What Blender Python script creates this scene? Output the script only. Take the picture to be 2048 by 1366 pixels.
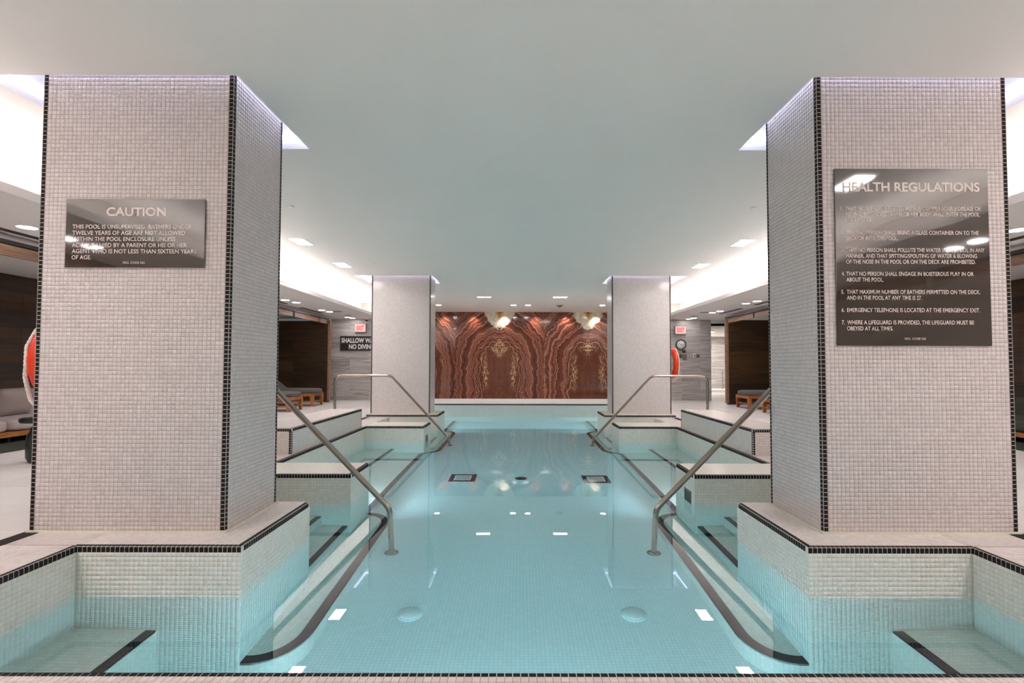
import bpy, bmesh, math, random
import numpy as np
from mathutils import Vector, Matrix

random.seed(7)
for o in list(bpy.data.objects):
    bpy.data.objects.remove(o)
SC = bpy.context.scene
COL = SC.collection
PI = math.pi

# ---------------------------------------------------------------- camera, world, exposure
cam_d = bpy.data.cameras.new('camera')
cam_d.sensor_width = 36.0
cam_d.lens = 36.0 * 1023.64 / 2048
cam_d.shift_x = -16.67 / 2048
cam_d.shift_y = 12.44 / 2048
cam_d.clip_start = 0.05
cam = bpy.data.objects.new('camera', cam_d)
COL.objects.link(cam)
cam.location = (-0.0349, 0.0, 1.12)
cam.rotation_euler = (Matrix.Rotation(-0.0014, 3, 'Z') @ Matrix.Rotation(PI / 2 + 0.0335, 3, 'X') @ Matrix.Rotation(0.0022, 3, 'Z')).to_euler()
SC.camera = cam
W = bpy.data.worlds.new('world')
SC.world = W
W.use_nodes = True
W.node_tree.nodes['Background'].inputs[0].default_value = (0.8, 0.85, 0.9, 1)
W.node_tree.nodes['Background'].inputs[1].default_value = 0.05
SC.view_settings.view_transform = 'Standard'
SC.view_settings.look = 'None'
SC.view_settings.exposure = 1.58
SC.view_settings.gamma = 1.0
SC.view_settings.use_curve_mapping = False
SC.cycles.max_bounces = 14
SC.cycles.diffuse_bounces = 7
SC.cycles.glossy_bounces = 6
SC.cycles.transmission_bounces = 10
SC.cycles.sample_clamp_indirect = 6.0
SC.cycles.caustics_reflective = True
SC.cycles.caustics_refractive = True
SC.cycles.blur_glossy = 0.5

# light levels of the lamps, in one place
L_COVE, L_SLOT, L_TROFFER, L_DOWN, L_SPOT, L_POOL, L_POOL2 = 7.2, 1.9, 31.0, 40.0, 13.0, 135.0, 200.0
WARM, COOL = (1.0, 0.93, 0.935), (0.60, 0.67, 1.0)

# ---------------------------------------------------------------- measurements (metres)
S = 0.0287                    # mosaic pitch
ZW, ZF, ZC, ZS = -0.307, -1.40, 3.08, 2.57
YP0, YP1 = 3.19, 4.21         # near plinth
XP = 1.745                    # inner face of all blocks
XO = 2.76                     # pool wall in the recesses
D1, D1B, XI, XQ = 3.45, 4.17, 1.996, 3.30
D2, D2B = 11.25, 11.86
YM0, YM1 = 5.247, 5.872
Y40, Y41 = 9.32, 10.0
YF0, YF1 = 10.9, 11.87
YF, YE = 1.90, 14.05          # pool front and end

# ---------------------------------------------------------------- node helpers
def lin(c):
    return tuple(((v / 12.92) if v <= 0.04045 else ((v + 0.055) / 1.055) ** 2.4) for v in c)
def rgb(r, g, b):
    return lin((r / 255, g / 255, b / 255)) + (1.0,)

class NT:
    def __init__(s, mat):
        s.m = mat; s.t = mat.node_tree; s.n = s.t.nodes; s.l = s.t.links
    def new(s, typ, **kw):
        n = s.n.new(typ)
        for k, v in kw.items(): setattr(n, k, v)
        return n
    def put(s, sock, v):
        if isinstance(v, bpy.types.NodeSocket): s.l.new(v, sock)
        elif v is not None: sock.default_value = v
    def math(s, op, a, b=None, c=None, clamp=False):
        n = s.new('ShaderNodeMath', operation=op); n.use_clamp = clamp
        s.put(n.inputs[0], a); s.put(n.inputs[1], b); s.put(n.inputs[2], c)
        return n.outputs[0]
    def vmath(s, op, a, b=None):
        n = s.new('ShaderNodeVectorMath', operation=op)
        s.put(n.inputs[0], a); s.put(n.inputs[1], b)
        return n.outputs[0]
    def mix(s, f, a, b, blend='MIX'):
        n = s.new('ShaderNodeMix', data_type='RGBA', blend_type=blend)
        s.put(n.inputs[0], f); s.put(n.inputs[6], a); s.put(n.inputs[7], b)
        return n.outputs[2]
    def ramp(s, f, stops, interp='LINEAR'):
        n = s.new('ShaderNodeValToRGB'); n.color_ramp.interpolation = interp
        e = n.color_ramp.elements
        while len(e) < len(stops): e.new(0.5)
        for i, (p, c) in enumerate(stops):
            e[i].position = p; e[i].color = c
        s.put(n.inputs[0], f)
        return n.outputs[0]
    def noise(s, vec, scale=5, detail=3, rough=0.5, dist=0.0, dims='3D'):
        n = s.new('ShaderNodeTexNoise', noise_dimensions=dims)
        if vec is not None:
            s.put(n.inputs['W' if dims == '1D' else 'Vector'], vec)
        n.inputs['Scale'].default_value = scale; n.inputs['Detail'].default_value = detail
        n.inputs['Roughness'].default_value = rough; n.inputs['Distortion'].default_value = dist
        return n.outputs[0]
    def pos(s): return s.new('ShaderNodeNewGeometry').outputs['Position']
    def sep(s, v):
        n = s.new('ShaderNodeSeparateXYZ'); s.put(n.inputs[0], v); return n.outputs
    def comb(s, x, y, z):
        n = s.new('ShaderNodeCombineXYZ'); s.put(n.inputs[0], x); s.put(n.inputs[1], y); s.put(n.inputs[2], z); return n.outputs[0]
    def bump(s, h, strength=0.3, dist=0.002):
        n = s.new('ShaderNodeBump'); n.inputs['Strength'].default_value = strength; n.inputs['Distance'].default_value = dist
        s.put(n.inputs['Height'], h); return n.outputs[0]

def mat(name, color=(0.8, 0.8, 0.8, 1), rough=0.5, metal=0.0, emit=None, strength=0.0, coat=0.0, spec=0.5):
    m = bpy.data.materials.new(name); m.use_nodes = True
    b = m.node_tree.nodes['Principled BSDF']
    b.inputs['Base Color'].default_value = color
    b.inputs['Roughness'].default_value = rough
    b.inputs['Metallic'].default_value = metal
    b.inputs['Specular IOR Level'].default_value = spec
    b.inputs['Coat Weight'].default_value = coat
    if emit:
        b.inputs['Emission Color'].default_value = tuple(emit) + (1,)
        b.inputs['Emission Strength'].default_value = strength
    return m, NT(m), b

def speckle(name, color, rough=0.5, amt=0.08, scale=20, **kw):
    m, t, b = mat(name, color, rough, **kw)
    f = t.noise(t.pos(), scale, 3)
    d = tuple(c * (1 - amt) for c in color[:3]) + (1,)
    u = tuple(min(1, c * (1 + amt)) for c in color[:3]) + (1,)
    t.put(b.inputs['Base Color'], t.mix(f, d, u))
    return m

def mosaic(name, tile, grout, pitch=S, gw=0.09, rough=0.22, var=0.06, off=(0.0, 0.0, 0.0), bump=0.25):
    """square tiles with grout lines on any axis-aligned face"""
    m, t, b = mat(name, tile, rough)
    g = t.new('ShaderNodeNewGeometry')
    p = t.vmath('ADD', g.outputs['Position'], off)
    p = t.vmath('SCALE', p); p.node.inputs[3].default_value = 1 / pitch
    ps = t.sep(p); ns = t.sep(g.outputs['Normal'])
    line = None
    for k in range(3):
        f = t.math('FRACT', ps[k])
        d = t.math('ABSOLUTE', t.math('SUBTRACT', f, 0.5))
        e = t.math('GREATER_THAN', d, 0.5 - gw / 2)
        fl = t.math('LESS_THAN', t.math('ABSOLUTE', ns[k]), 0.6)
        e = t.math('MULTIPLY', e, fl)
        line = e if line is None else t.math('MAXIMUM', line, e)
    wn = t.new('ShaderNodeTexWhiteNoise'); t.put(wn.inputs[0], t.vmath('FLOOR', p))
    dk = tuple(c * (1 - var) for c in tile[:3]) + (1,); up = tuple(min(1, c * (1 + var)) for c in tile[:3]) + (1,)
    c = t.mix(wn.outputs[0], dk, up)
    t.put(b.inputs['Base Color'], t.mix(line, c, grout))
    t.put(b.inputs['Roughness'], t.math('MULTIPLY_ADD', line, 0.5, rough))
    t.put(b.inputs['Normal'], t.bump(t.math('SUBTRACT', 1.0, line), bump, 0.001))
    return m

M = {}
TILE_W = rgb(226, 216, 210)
M['tile_a'] = mat('tile_white', rgb(216, 205, 202), 0.28)[0]
M['tile_b'] = mat('tile_white_warm', rgb(212, 201, 198), 0.28)[0]
M['tile_c'] = mat('tile_white_cool', rgb(219, 209, 206), 0.28)[0]
M['pool_a'] = mat('pool_tile', rgb(236, 230, 222), 0.28)[0]
M['pool_b'] = mat('pool_tile_warm', rgb(233, 226, 216), 0.28)[0]
M['pool_c'] = mat('pool_tile_light', rgb(239, 234, 227), 0.28)[0]
M['grout_dark'] = speckle('grout_grey', rgb(170, 159, 155), 0.9)
M['grout_light'] = speckle('grout_cream', rgb(226, 220, 204), 0.9)
M['black'] = speckle('black_tile', rgb(40, 33, 31), 0.62, amt=0.25, scale=60, spec=0.12)
M['nosing'] = speckle('black_nosing_tile', rgb(30, 31, 36), 0.6, amt=0.2, scale=60, spec=0.2)
M['mos_pillar'] = mosaic('mosaic_pillar', rgb(214, 204, 201), rgb(178, 168, 164), gw=0.1)
M['mos_pool'] = mosaic('mosaic_pool', rgb(228, 224, 214), rgb(205, 200, 186), gw=0.12)
M['mos_deck'] = mosaic('mosaic_deck', rgb(228, 218, 213), rgb(190, 178, 170), gw=0.11)
M['mos_floor'] = mosaic('mosaic_poolfloor', rgb(240, 242, 240), rgb(214, 218, 214), gw=0.12, var=0.03)
M['ceiling'] = speckle('ceiling_paint', rgb(238, 236, 232), 0.75, amt=0.02, scale=2)
M['soffit'] = speckle('soffit_paint', rgb(225, 220, 217), 0.7, amt=0.02, scale=2)
M['wallpaint'] = speckle('wall_paint', rgb(215, 212, 208), 0.7, amt=0.02, scale=2)
M['white'] = speckle('white_trim', rgb(236, 234, 230), 0.4, amt=0.02)
M['steel'] = None
M['lamp_warm'] = mat('lamp_warm', (1, 1, 1, 1), 0.5, emit=WARM, strength=L_DOWN)[0]
M['troffer'] = mat('lamp_troffer', (1, 1, 1, 1), 0.5, emit=(1, 0.95, 0.95), strength=L_TROFFER)[0]
M['cove'] = mat('lamp_cove', (1, 1, 1, 1), 0.5, emit=WARM, strength=L_COVE)[0]
M['slotlamp2'] = mat('lamp_slot_edge', (1, 1, 1, 1), 0.5, emit=COOL, strength=L_SLOT * 2.8)[0]
M['slotlamp'] = mat('lamp_slot', (1, 1, 1, 1), 0.5, emit=COOL, strength=L_SLOT)[0]
M['poollamp2'] = mat('lamp_pool_bright', (1, 1, 1, 1), 0.5, emit=(0.75, 0.86, 1.0), strength=L_POOL2)[0]
M['poollamp'] = mat('lamp_pool', (1, 1, 1, 1), 0.5, emit=(0.72, 0.86, 1.0), strength=L_POOL)[0]
M['orange'] = speckle('orange_plastic', rgb(222, 58, 22), 0.35, amt=0.08, scale=9)
M['rope'] = speckle('white_rope', rgb(225, 212, 205), 0.8, amt=0.15, scale=90)
M['darkgrey'] = speckle('dark_grey', rgb(58, 54, 52), 0.5, amt=0.1)
M['midgrey'] = speckle('mid_grey', rgb(120, 116, 112), 0.5, amt=0.1)
M['table'] = speckle('dark_green_lacquer', rgb(30, 40, 36), 0.3, amt=0.15)
M['rug'] = speckle('dark_green_carpet', rgb(48, 56, 44), 0.95, amt=0.3, scale=150)
M['text'] = mat('engraved_grey', rgb(226, 212, 206), 0.5)[0]
M['textwhite'] = mat('white_lettering', rgb(235, 232, 228), 0.5)[0]
M['blacksign'] = speckle('black_sign', rgb(40, 33, 28), 0.4, amt=0.1)

m, t, b = mat('brushed_steel', rgb(170, 160, 150), 0.2, 1.0)
t.put(b.inputs['Roughness'], t.math('MULTIPLY_ADD', t.noise(t.pos(), 60, 2), 0.14, 0.14)); M['steel'] = m

m, t, b = mat('sign_glass', rgb(64, 54, 48), 0.05, 0.0, coat=1.0, spec=0.9)
b.inputs['Coat Roughness'].default_value = 0.03
b.inputs['Coat IOR'].default_value = 1.6
p = t.pos()
t.put(b.inputs['Coat Normal'], t.bump(t.noise(p, 1.6, 1), 0.35, 0.02)); M['sign'] = m

def wood(name, dark, light, axis=1, rough=0.45, scale=1.0):
    m, t, b = mat(name, dark, rough)
    s = t.sep(t.pos())
    k = [9.0, 9.0, 9.0]; k[axis] = 0.7
    v = t.comb(t.math('MULTIPLY', s[0], k[0] * scale), t.math('MULTIPLY', s[1], k[1] * scale), t.math('MULTIPLY', s[2], k[2] * scale))
    f = t.noise(v, 2.5, 5, 0.6, 0.6)
    oi = t.new('ShaderNodeObjectInfo').outputs['Random']
    f = t.math('ADD', f, t.math('MULTIPLY_ADD', oi, 0.35, -0.17))
    t.put(b.inputs['Base Color'], t.ramp(f, [(0.3, dark), (0.7, light)]))
    t.put(b.inputs['Normal'], t.bump(f, 0.15, 0.001))
    return m
M['wood_dark_y'] = wood('dark_wood_boards', rgb(38, 26, 12), rgb(72, 50, 24), 1, 0.4)
M['wood_dark_x'] = wood('dark_wood_boards_cross', rgb(38, 26, 12), rgb(72, 50, 24), 0, 0.4)
M['wood_beam'] = wood('brown_wood_beam', rgb(96, 66, 48), rgb(150, 116, 92), 1, 0.5)
M['wood_orange'] = wood('warm_teak', rgb(120, 66, 30), rgb(176, 112, 62), 2, 0.45)
M['wood_orange_y'] = wood('warm_teak_long', rgb(140, 80, 36), rgb(190, 124, 66), 1, 0.45)

def fabric(name, c, amt=0.15):
    m, t, b = mat(name, c, 0.95)
    f = t.noise(t.pos(), 220, 2)
    t.put(b.inputs['Base Color'], t.mix(f, tuple(x * (1 - amt) for x in c[:3]) + (1,), tuple(min(1, x * (1 + amt)) for x in c[:3]) + (1,)))
    t.put(b.inputs['Normal'], t.bump(f, 0.3, 0.001))
    return m
M['fab_grey'] = fabric('grey_upholstery', rgb(150, 136, 132))
M['fab_light'] = fabric('light_grey_upholstery', rgb(176, 164, 160))
M['fab_dark'] = fabric('slate_upholstery', rgb(92, 88, 84))
M['fab_olive'] = fabric('olive_upholstery', rgb(66, 68, 56))

# grey horizontally veined stone panels
m, t, b = mat('grey_veined_stone', rgb(165, 158, 150), 0.3)
s_ = t.sep(t.pos()); oi = t.new('ShaderNodeObjectInfo').outputs['Random']
v = t.comb(t.math('MULTIPLY_ADD', s_[0], 0.9, t.math('MULTIPLY', oi, 9.0)), t.math('MULTIPLY', s_[1], 0.9), t.math('MULTIPLY', s_[2], 11.0))
f = t.noise(v, 1.6, 5, 0.62, 0.5)
f = t.math('ADD', f, t.math('MULTIPLY_ADD', oi, 0.16, -0.08))
t.put(b.inputs['Base Color'], t.ramp(f, [(0.22, rgb(132, 124, 118)), (0.5, rgb(180, 174, 169)), (0.78, rgb(212, 208, 204))]))
M['stone'] = m

# large pale floor tiles
m, t, b = mat('pale_floor_tile', rgb(222, 216, 212), 0.35)
g = t.new('ShaderNodeNewGeometry'); ps = t.sep(g.outputs['Position'])
def gridline(sock, pitch, w):
    f = t.math('FRACT', t.math('DIVIDE', sock, pitch))
    return t.math('GREATER_THAN', t.math('ABSOLUTE', t.math('SUBTRACT', f, 0.5)), 0.5 - w / pitch / 2)
ln = t.math('MAXIMUM', gridline(ps[0], 0.305, 0.004), gridline(ps[1], 0.61, 0.004))
c = t.mix(t.noise(t.vmath('MULTIPLY', g.outputs['Position'], (1.0, 5.0, 1.0)), 1.2, 4), rgb(214, 208, 204), rgb(232, 227, 223))
t.put(b.inputs['Base Color'], t.mix(ln, c, rgb(186, 178, 172)))
M['floor_tile'] = m

# red book-matched onyx
def onyx():
    m, t, b = mat('red_bookmatched_onyx', rgb(120, 60, 40), 0.12, coat=0.3)
    s = t.sep(t.pos())
    u = t.math('PINGPONG', t.math('ADD', s[0], 0.78), 1.64)
    z = s[2]
    oi = t.math('FLOOR', t.math('DIVIDE', t.math('ADD', s[0], 0.78 + 1.64), 3.28))
    uv = t.comb(u, t.math('MULTIPLY', oi, 3.7), z)
    n1 = t.math('SUBTRACT', t.noise(uv, 2.2, 3, 0.55), 0.5)
    n2 = t.math('SUBTRACT', t.noise(uv, 9.0, 4, 0.6), 0.5)
    nn = t.math('ADD', t.math('MULTIPLY', n1, 0.42), t.math('MULTIPLY', n2, 0.09))
    up = t.math('MULTIPLY', t.math('MAXIMUM', t.math('SUBTRACT', z, 1.15), 0.0), 0.86)
    F = t.math('SQRT', t.math('ADD', t.math('MULTIPLY', u, u), t.math('MULTIPLY', up, up)))
    F = t.math('ADD', F, nn)
    # wide bands
    w1 = t.noise(t.math('ADD', F, t.math('MULTIPLY', oi, 0.21)), 4.2, 3, 0.6, dims='1D')
    w2 = t.noise(F, 17.0, 4, 0.7, dims='1D')
    w = t.math('ADD', t.math('MULTIPLY', w1, 0.55), t.math('MULTIPLY', w2, 0.45))
    col = t.ramp(w, [(0.34, rgb(58, 20, 12)), (0.42, rgb(112, 54, 36)), (0.46, rgb(84, 34, 20)), (0.52, rgb(132, 72, 52)), (0.57, rgb(172, 118, 94)), (0.61, rgb(116, 56, 38)), (0.66, rgb(140, 84, 64)), (0.70, rgb(210, 166, 136))])
    inner = t.math('LESS_THAN', F, 0.68)
    grain = t.ramp(t.noise(t.comb(t.math('MULTIPLY', u, 6.0), 0.0, t.math('MULTIPLY', z, 1.6)), 3.0, 5, 0.65), [(0.3, rgb(82, 40, 22)), (0.7, rgb(122, 66, 42))])
    col = t.mix(t.math('MULTIPLY', inner, 0.8), col, grain)
    # pale thin veins at fixed radii
    for r, wd in ((0.86, 0.018), (0.70, 0.016), (1.18, 0.02), (1.42, 0.012), (1.75, 0.016), (1.98, 0.012)):
        d = t.math('ABSOLUTE', t.math('SUBTRACT', F, r))
        k = t.math('SUBTRACT', 1.0, t.math('DIVIDE', d, wd), clamp=True)
        col = t.mix(t.math('MULTIPLY', k, 0.75), col, rgb(214, 172, 140))
    # side flames beside the arch foot
    fl = t.math('SUBTRACT', 1.0, t.math('DIVIDE', t.math('ABSOLUTE', t.math('SUBTRACT', t.math('ADD', u, t.math('MULTIPLY', n2, 0.5)), 0.52)), 0.12), clamp=True)
    fz = t.math('SUBTRACT', 1.0, t.math('DIVIDE', t.math('ABSOLUTE', t.math('SUBTRACT', z, 0.85)), 0.8), clamp=True)
    ft = t.math('GREATER_THAN', t.noise(t.comb(t.math('MULTIPLY', u, 7.0), oi, t.math('MULTIPLY', z, 1.5)), 4.0, 4, 0.7), 0.5)
    col = t.mix(t.math('MULTIPLY', t.math('MULTIPLY', fl, fz), t.math('MULTIPLY', ft, 1.6), clamp=True), col, rgb(220, 172, 132))
    # lace under the crown of the arch
    lz = t.math('SUBTRACT', 1.0, t.math('ADD', t.math('DIVIDE', u, 0.42), t.math('DIVIDE', t.math('ABSOLUTE', t.math('SUBTRACT', z, 1.72)), 0.42)), clamp=True)
    lt = t.math('GREATER_THAN', t.noise(uv, 13.0, 3, 0.6, 1.5), 0.53)
    col = t.mix(t.math('MULTIPLY', t.math('MULTIPLY', lz, 2.5, clamp=True), lt), col, rgb(226, 186, 146))
    # ivory heart at the top, gold inside it
    q = t.math('ADD', t.math('POWER', t.math('DIVIDE', t.math('MAXIMUM', t.math('ADD', u, t.math('MULTIPLY', n2, 0.35)), 0.0), 0.60), 1.5), t.math('POWER', t.math('DIVIDE', t.math('MAXIMUM', t.math('SUBTRACT', 3.1, z), 0.0), 0.70), 1.3))
    iv = t.math('MULTIPLY', t.math('SUBTRACT', 1.0, q), 14.0, clamp=True)
    ivc = t.ramp(t.noise(uv, 8.0, 4, 0.6), [(0.3, rgb(196, 178, 144)), (0.6, rgb(236, 226, 204))])
    col = t.mix(iv, col, ivc)
    q2 = t.math('ADD', t.math('DIVIDE', u, 0.22), t.math('DIVIDE', t.math('SUBTRACT', 3.12, z), 0.34))
    gv = t.math('MULTIPLY', t.math('SUBTRACT', 1.0, q2), 8.0, clamp=True)
    gvc = t.ramp(q2, [(0.3, rgb(120, 84, 44)), (0.5, rgb(196, 138, 70)), (0.8, rgb(214, 168, 96))])
    col = t.mix(gv, col, gvc)
    # dark lace at the tip of the heart
    tz = t.math('SUBTRACT', 1.0, t.math('ADD', t.math('DIVIDE', u, 0.22), t.math('DIVIDE', t.math('ABSOLUTE', t.math('SUBTRACT', z, 2.44)), 0.16)), clamp=True)
    tt = t.math('GREATER_THAN', t.noise(uv, 16.0, 2, 0.6, 1.0), 0.5)
    col = t.mix(t.math('MULTIPLY', t.math('MULTIPLY', tz, 4.0, clamp=True), tt), col, rgb(52, 30, 22))
    t.put(b.inputs['Base Color'], col)
    return m
M['onyx'] = onyx()

# water: clear refracting body that absorbs red
m = bpy.data.materials.new('pool_water'); m.use_nodes = True; t = NT(m)
t.n.remove(t.n['Principled BSDF'])
gl = t.new('ShaderNodeBsdfGlass'); gl.inputs['IOR'].default_value = 1.333; gl.inputs['Roughness'].default_value = 0.0
t.put(gl.inputs['Normal'], t.bump(t.noise(t.vmath('MULTIPLY', t.pos(), (1.0, 0.6, 1.0)), 2.2, 2), 0.05, 0.004))
va = t.new('ShaderNodeVolumeAbsorption'); va.inputs['Color'].default_value = (0.46, 0.88, 0.94, 1); va.inputs['Density'].default_value = 0.42
out = t.n['Material Output']
t.l.new(gl.outputs[0], out.inputs['Surface']); t.l.new(va.outputs[0], out.inputs['Volume'])
M['water'] = m

# ---------------------------------------------------------------- mesh helpers
class MB:
    def __init__(s): s.v = []; s.f = []; s.mi = []; s.sm = []
    def add(s, vs, fs, mi=0, smooth=False):
        o = len(s.v); s.v += [tuple(v) for v in vs]
        for f in fs:
            s.f.append(tuple(i + o for i in f)); s.mi.append(mi); s.sm.append(smooth)
        return s
    def box(s, x0, y0, z0, x1, y1, z1, mi=0):
        x0, x1 = min(x0, x1), max(x0, x1); y0, y1 = min(y0, y1), max(y0, y1); z0, z1 = min(z0, z1), max(z0, z1)
        vs = [(x0, y0, z0), (x1, y0, z0), (x1, y1, z0), (x0, y1, z0), (x0, y0, z1), (x1, y0, z1), (x1, y1, z1), (x0, y1, z1)]
        return s.add(vs, [(0, 3, 2, 1), (4, 5, 6, 7), (0, 1, 5, 4), (1, 2, 6, 5), (2, 3, 7, 6), (3, 0, 4, 7)], mi)
    def rbox(s, x0, y0, z0, x1, y1, z1, r, mi=0, seg=3, smooth=True):
        bm = bmesh.new(); bmesh.ops.create_cube(bm, size=1)
        for v in bm.verts:
            v.co = Vector(((x0 + x1) / 2 + v.co.x * abs(x1 - x0), (y0 + y1) / 2 + v.co.y * abs(y1 - y0), (z0 + z1) / 2 + v.co.z * abs(z1 - z0)))
        bmesh.ops.bevel(bm, geom=bm.edges[:], offset=r, segments=seg, affect='EDGES', profile=0.5)
        bm.verts.index_update()
        s.add([v.co[:] for v in bm.verts], [[v.index for v in f.verts] for f in bm.faces], mi, smooth); bm.free(); return s
    def prism(s, poly, z0, z1, mi=0):
        a = sum(poly[i][0] * poly[(i + 1) % len(poly)][1] - poly[(i + 1) % len(poly)][0] * poly[i][1] for i in range(len(poly)))
        if a < 0: poly = poly[::-1]
        n = len(poly)
        vs = [(x, y, z0) for x, y in poly] + [(x, y, z1) for x, y in poly]
        fs = [tuple(range(n - 1, -1, -1)), tuple(range(n, 2 * n))] + [(i, (i + 1) % n, n + (i + 1) % n, n + i) for i in range(n)]
        return s.add(vs, fs, mi)
    def tube(s, path, r, n=12, mi=0, cap=True):
        path = [Vector(p) for p in path]; vs = []; fs = []
        t0 = (path[1] - path[0]).normalized()
        nv = t0.orthogonal().normalized()
        for i, p in enumerate(path):
            if i == 0: t = t0
            elif i == len(path) - 1: t = (path[i] - path[i - 1]).normalized()
            else: t = ((path[i + 1] - path[i]).normalized() + (path[i] - path[i - 1]).normalized()).normalized()
            nv = (nv - t * nv.dot(t)).normalized(); bv = t.cross(nv)
            rr = r[i] if isinstance(r, (list, tuple)) else r
            for k in range(n):
                a = 2 * PI * k / n; vs.append(p + (nv * math.cos(a) + bv * math.sin(a)) * rr)
        for i in range(len(path) - 1):
            for k in range(n):
                fs.append((i * n + k, i * n + (k + 1) % n, (i + 1) * n + (k + 1) % n, (i + 1) * n + k))
        s.add(vs, fs, mi, True)
        if cap:
            e = (len(path) - 1) * n
            s.add([vs[k] for k in range(n)], [tuple(range(n - 1, -1, -1))], mi)
            s.add([vs[e + k] for k in range(n)], [tuple(range(n))], mi)
        return s
    def lathe(s, prof, c, n=24, axis='z', mi=0, smooth=True):
        """prof: (radius, height) pairs, axis along z / x / y"""
        vs = []; fs = []
        for r, h in prof:
            for k in range(n):
                a = 2 * PI * k / n; x, y = r * math.cos(a), r * math.sin(a)
                q = (x, y, h) if axis == 'z' else ((h, x, y) if axis == 'x' else (y, h, x))
                vs.append((c[0] + q[0], c[1] + q[1], c[2] + q[2]))
        for i in range(len(prof) - 1):
            for k in range(n):
                fs.append((i * n + k, i * n + (k + 1) % n, (i + 1) * n + (k + 1) % n, (i + 1) * n + k))
        s.add(vs, fs, mi, smooth)
        if prof[0][0] > 1e-6: s.add(vs[:n], [tuple(range(n - 1, -1, -1))], mi)
        if prof[-1][0] > 1e-6: s.add(vs[-n:], [tuple(range(n))], mi)
        return s
    def mesh(s, name, mats):
        me = bpy.data.meshes.new(name); me.from_pydata([tuple(v) for v in s.v], [], s.f)
        for m_ in (mats if isinstance(mats, (list, tuple)) else [mats]): me.materials.append(m_)
        me.polygons.foreach_set('material_index', s.mi); me.polygons.foreach_set('use_smooth', s.sm)
        me.update(); return me
    def build(s, name, mats, parent=None, **kw):
        o = bpy.data.objects.new(name, s.mesh(name, mats)); COL.objects.link(o)
        if parent is not None: o.parent = parent; o.matrix_parent_inverse = Matrix.Translation(-parent.location)
        for k, v in kw.items(): o[k] = v
        return o

def thing(name, label, cat, loc=(0, 0, 0), group=None, kind=None):
    o = bpy.data.objects.new(name, None); o.empty_display_size = 0.1; COL.objects.link(o); o.location = loc
    o['label'] = label; o['category'] = cat
    if group: o['group'] = group
    if kind: o['kind'] = kind
    return o
def tag(o, label, cat, group=None, kind=None):
    o['label'] = label; o['category'] = cat
    if group: o['group'] = group
    if kind: o['kind'] = kind
    return o
def struct(o, label=None):
    o['kind'] = 'structure'
    if label: o['label'] = label
    return o
def inst(name, me, parent, loc=(0, 0, 0), rot=None, scale=None):
    """an object of its own that shares mesh data; loc is in world space"""
    o = bpy.data.objects.new(name, me); COL.objects.link(o)
    if parent is not None: o.parent = parent; o.matrix_parent_inverse = Matrix.Translation(-parent.location)
    o.location = loc
    if rot is not None: o.rotation_euler = rot
    if scale is not None: o.scale = scale
    return o
def copy_tree(o, delta, label=None, group=None):
    c = o.copy(); COL.objects.link(c); c.location = Vector(o.location) + Vector(delta)
    if label: c['label'] = label
    if group: c['group'] = group
    for ch in list(o.children):
        d = ch.copy(); COL.objects.link(d); d.parent = c
        for g2 in list(ch.children):
            e = g2.copy(); COL.objects.link(e); e.parent = d
    return c

def tile_field(name, origin, du, dv, nu, nv, parent, mats, skip=None, proud=0.0010, gap=0.0020, lo=None):
    """nu x nv separate little tiles standing proud of a face; du, dv unit vectors, the normal is du x dv"""
    o = np.array(origin, float); du = np.array(du, float); dv = np.array(dv, float); nrm = np.cross(du, dv)
    I, J = np.meshgrid(np.arange(nu), np.arange(nv), indexing='ij')
    I = I.ravel(); J = J.ravel()
    if skip is not None:
        keep = np.array([not skip(i, j) for i, j in zip(I, J)]); I = I[keep]; J = J[keep]
    n = len(I); a = gap / 2; b = S - gap / 2; c = 0.0005
    rs = np.random.RandomState(nu * 31 + nv)
    jit = rs.uniform(-0.0003, 0.0003, n)
    loc = np.array([(a, a, 0), (b, a, 0), (b, b, 0), (a, b, 0), (a + c, a + c, 1), (b - c, a + c, 1), (b - c, b - c, 1), (a + c, b - c, 1)])
    V = np.zeros((n, 8, 3))
    for k in range(8):
        uu = I * S + loc[k, 0]; vv = J * S + loc[k, 1]; hh = loc[k, 2] * (proud + jit)
        V[:, k] = o + uu[:, None] * du + vv[:, None] * dv + hh[:, None] * nrm
    quads = np.array([(4, 5, 6, 7), (0, 1, 5, 4), (1, 2, 6, 5), (2, 3, 7, 6), (3, 0, 4, 7)])
    F = (np.arange(n) * 8)[:, None, None] + quads[None]
    me = bpy.data.meshes.new(name)
    me.vertices.add(n * 8); me.vertices.foreach_set('co', V.ravel())
    me.loops.add(n * 20); me.loops.foreach_set('vertex_index', F.ravel().astype(np.int32))
    me.polygons.add(n * 5); me.polygons.foreach_set('loop_start', np.arange(0, n * 20, 4, dtype=np.int32))
    for m_ in mats: me.materials.append(m_)
    mi = rs.choice(len(mats), n, p=[0.5, 0.28, 0.22][:len(mats)]) if len(mats) == 3 else np.zeros(n, int)
    me.polygons.foreach_set('material_index', np.repeat(mi, 5).astype(np.int32))
    me.update(calc_edges=True); me.validate()
    ob = bpy.data.objects.new(name, me); COL.objects.link(ob)
    if parent is not None: ob.parent = parent; ob.matrix_parent_inverse = Matrix.Translation(-parent.location)
    ob['kind'] = 'stuff'
    return ob
PT = [M['tile_a'], M['tile_b'], M['tile_c']]
DT = [mat('deck_tile', rgb(236, 225, 220), 0.3)[0], mat('deck_tile_warm', rgb(231, 219, 213), 0.3)[0], mat('deck_tile_light', rgb(240, 230, 225), 0.3)[0]]
WT = [M['pool_a'], M['pool_b'], M['pool_c']]

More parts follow.
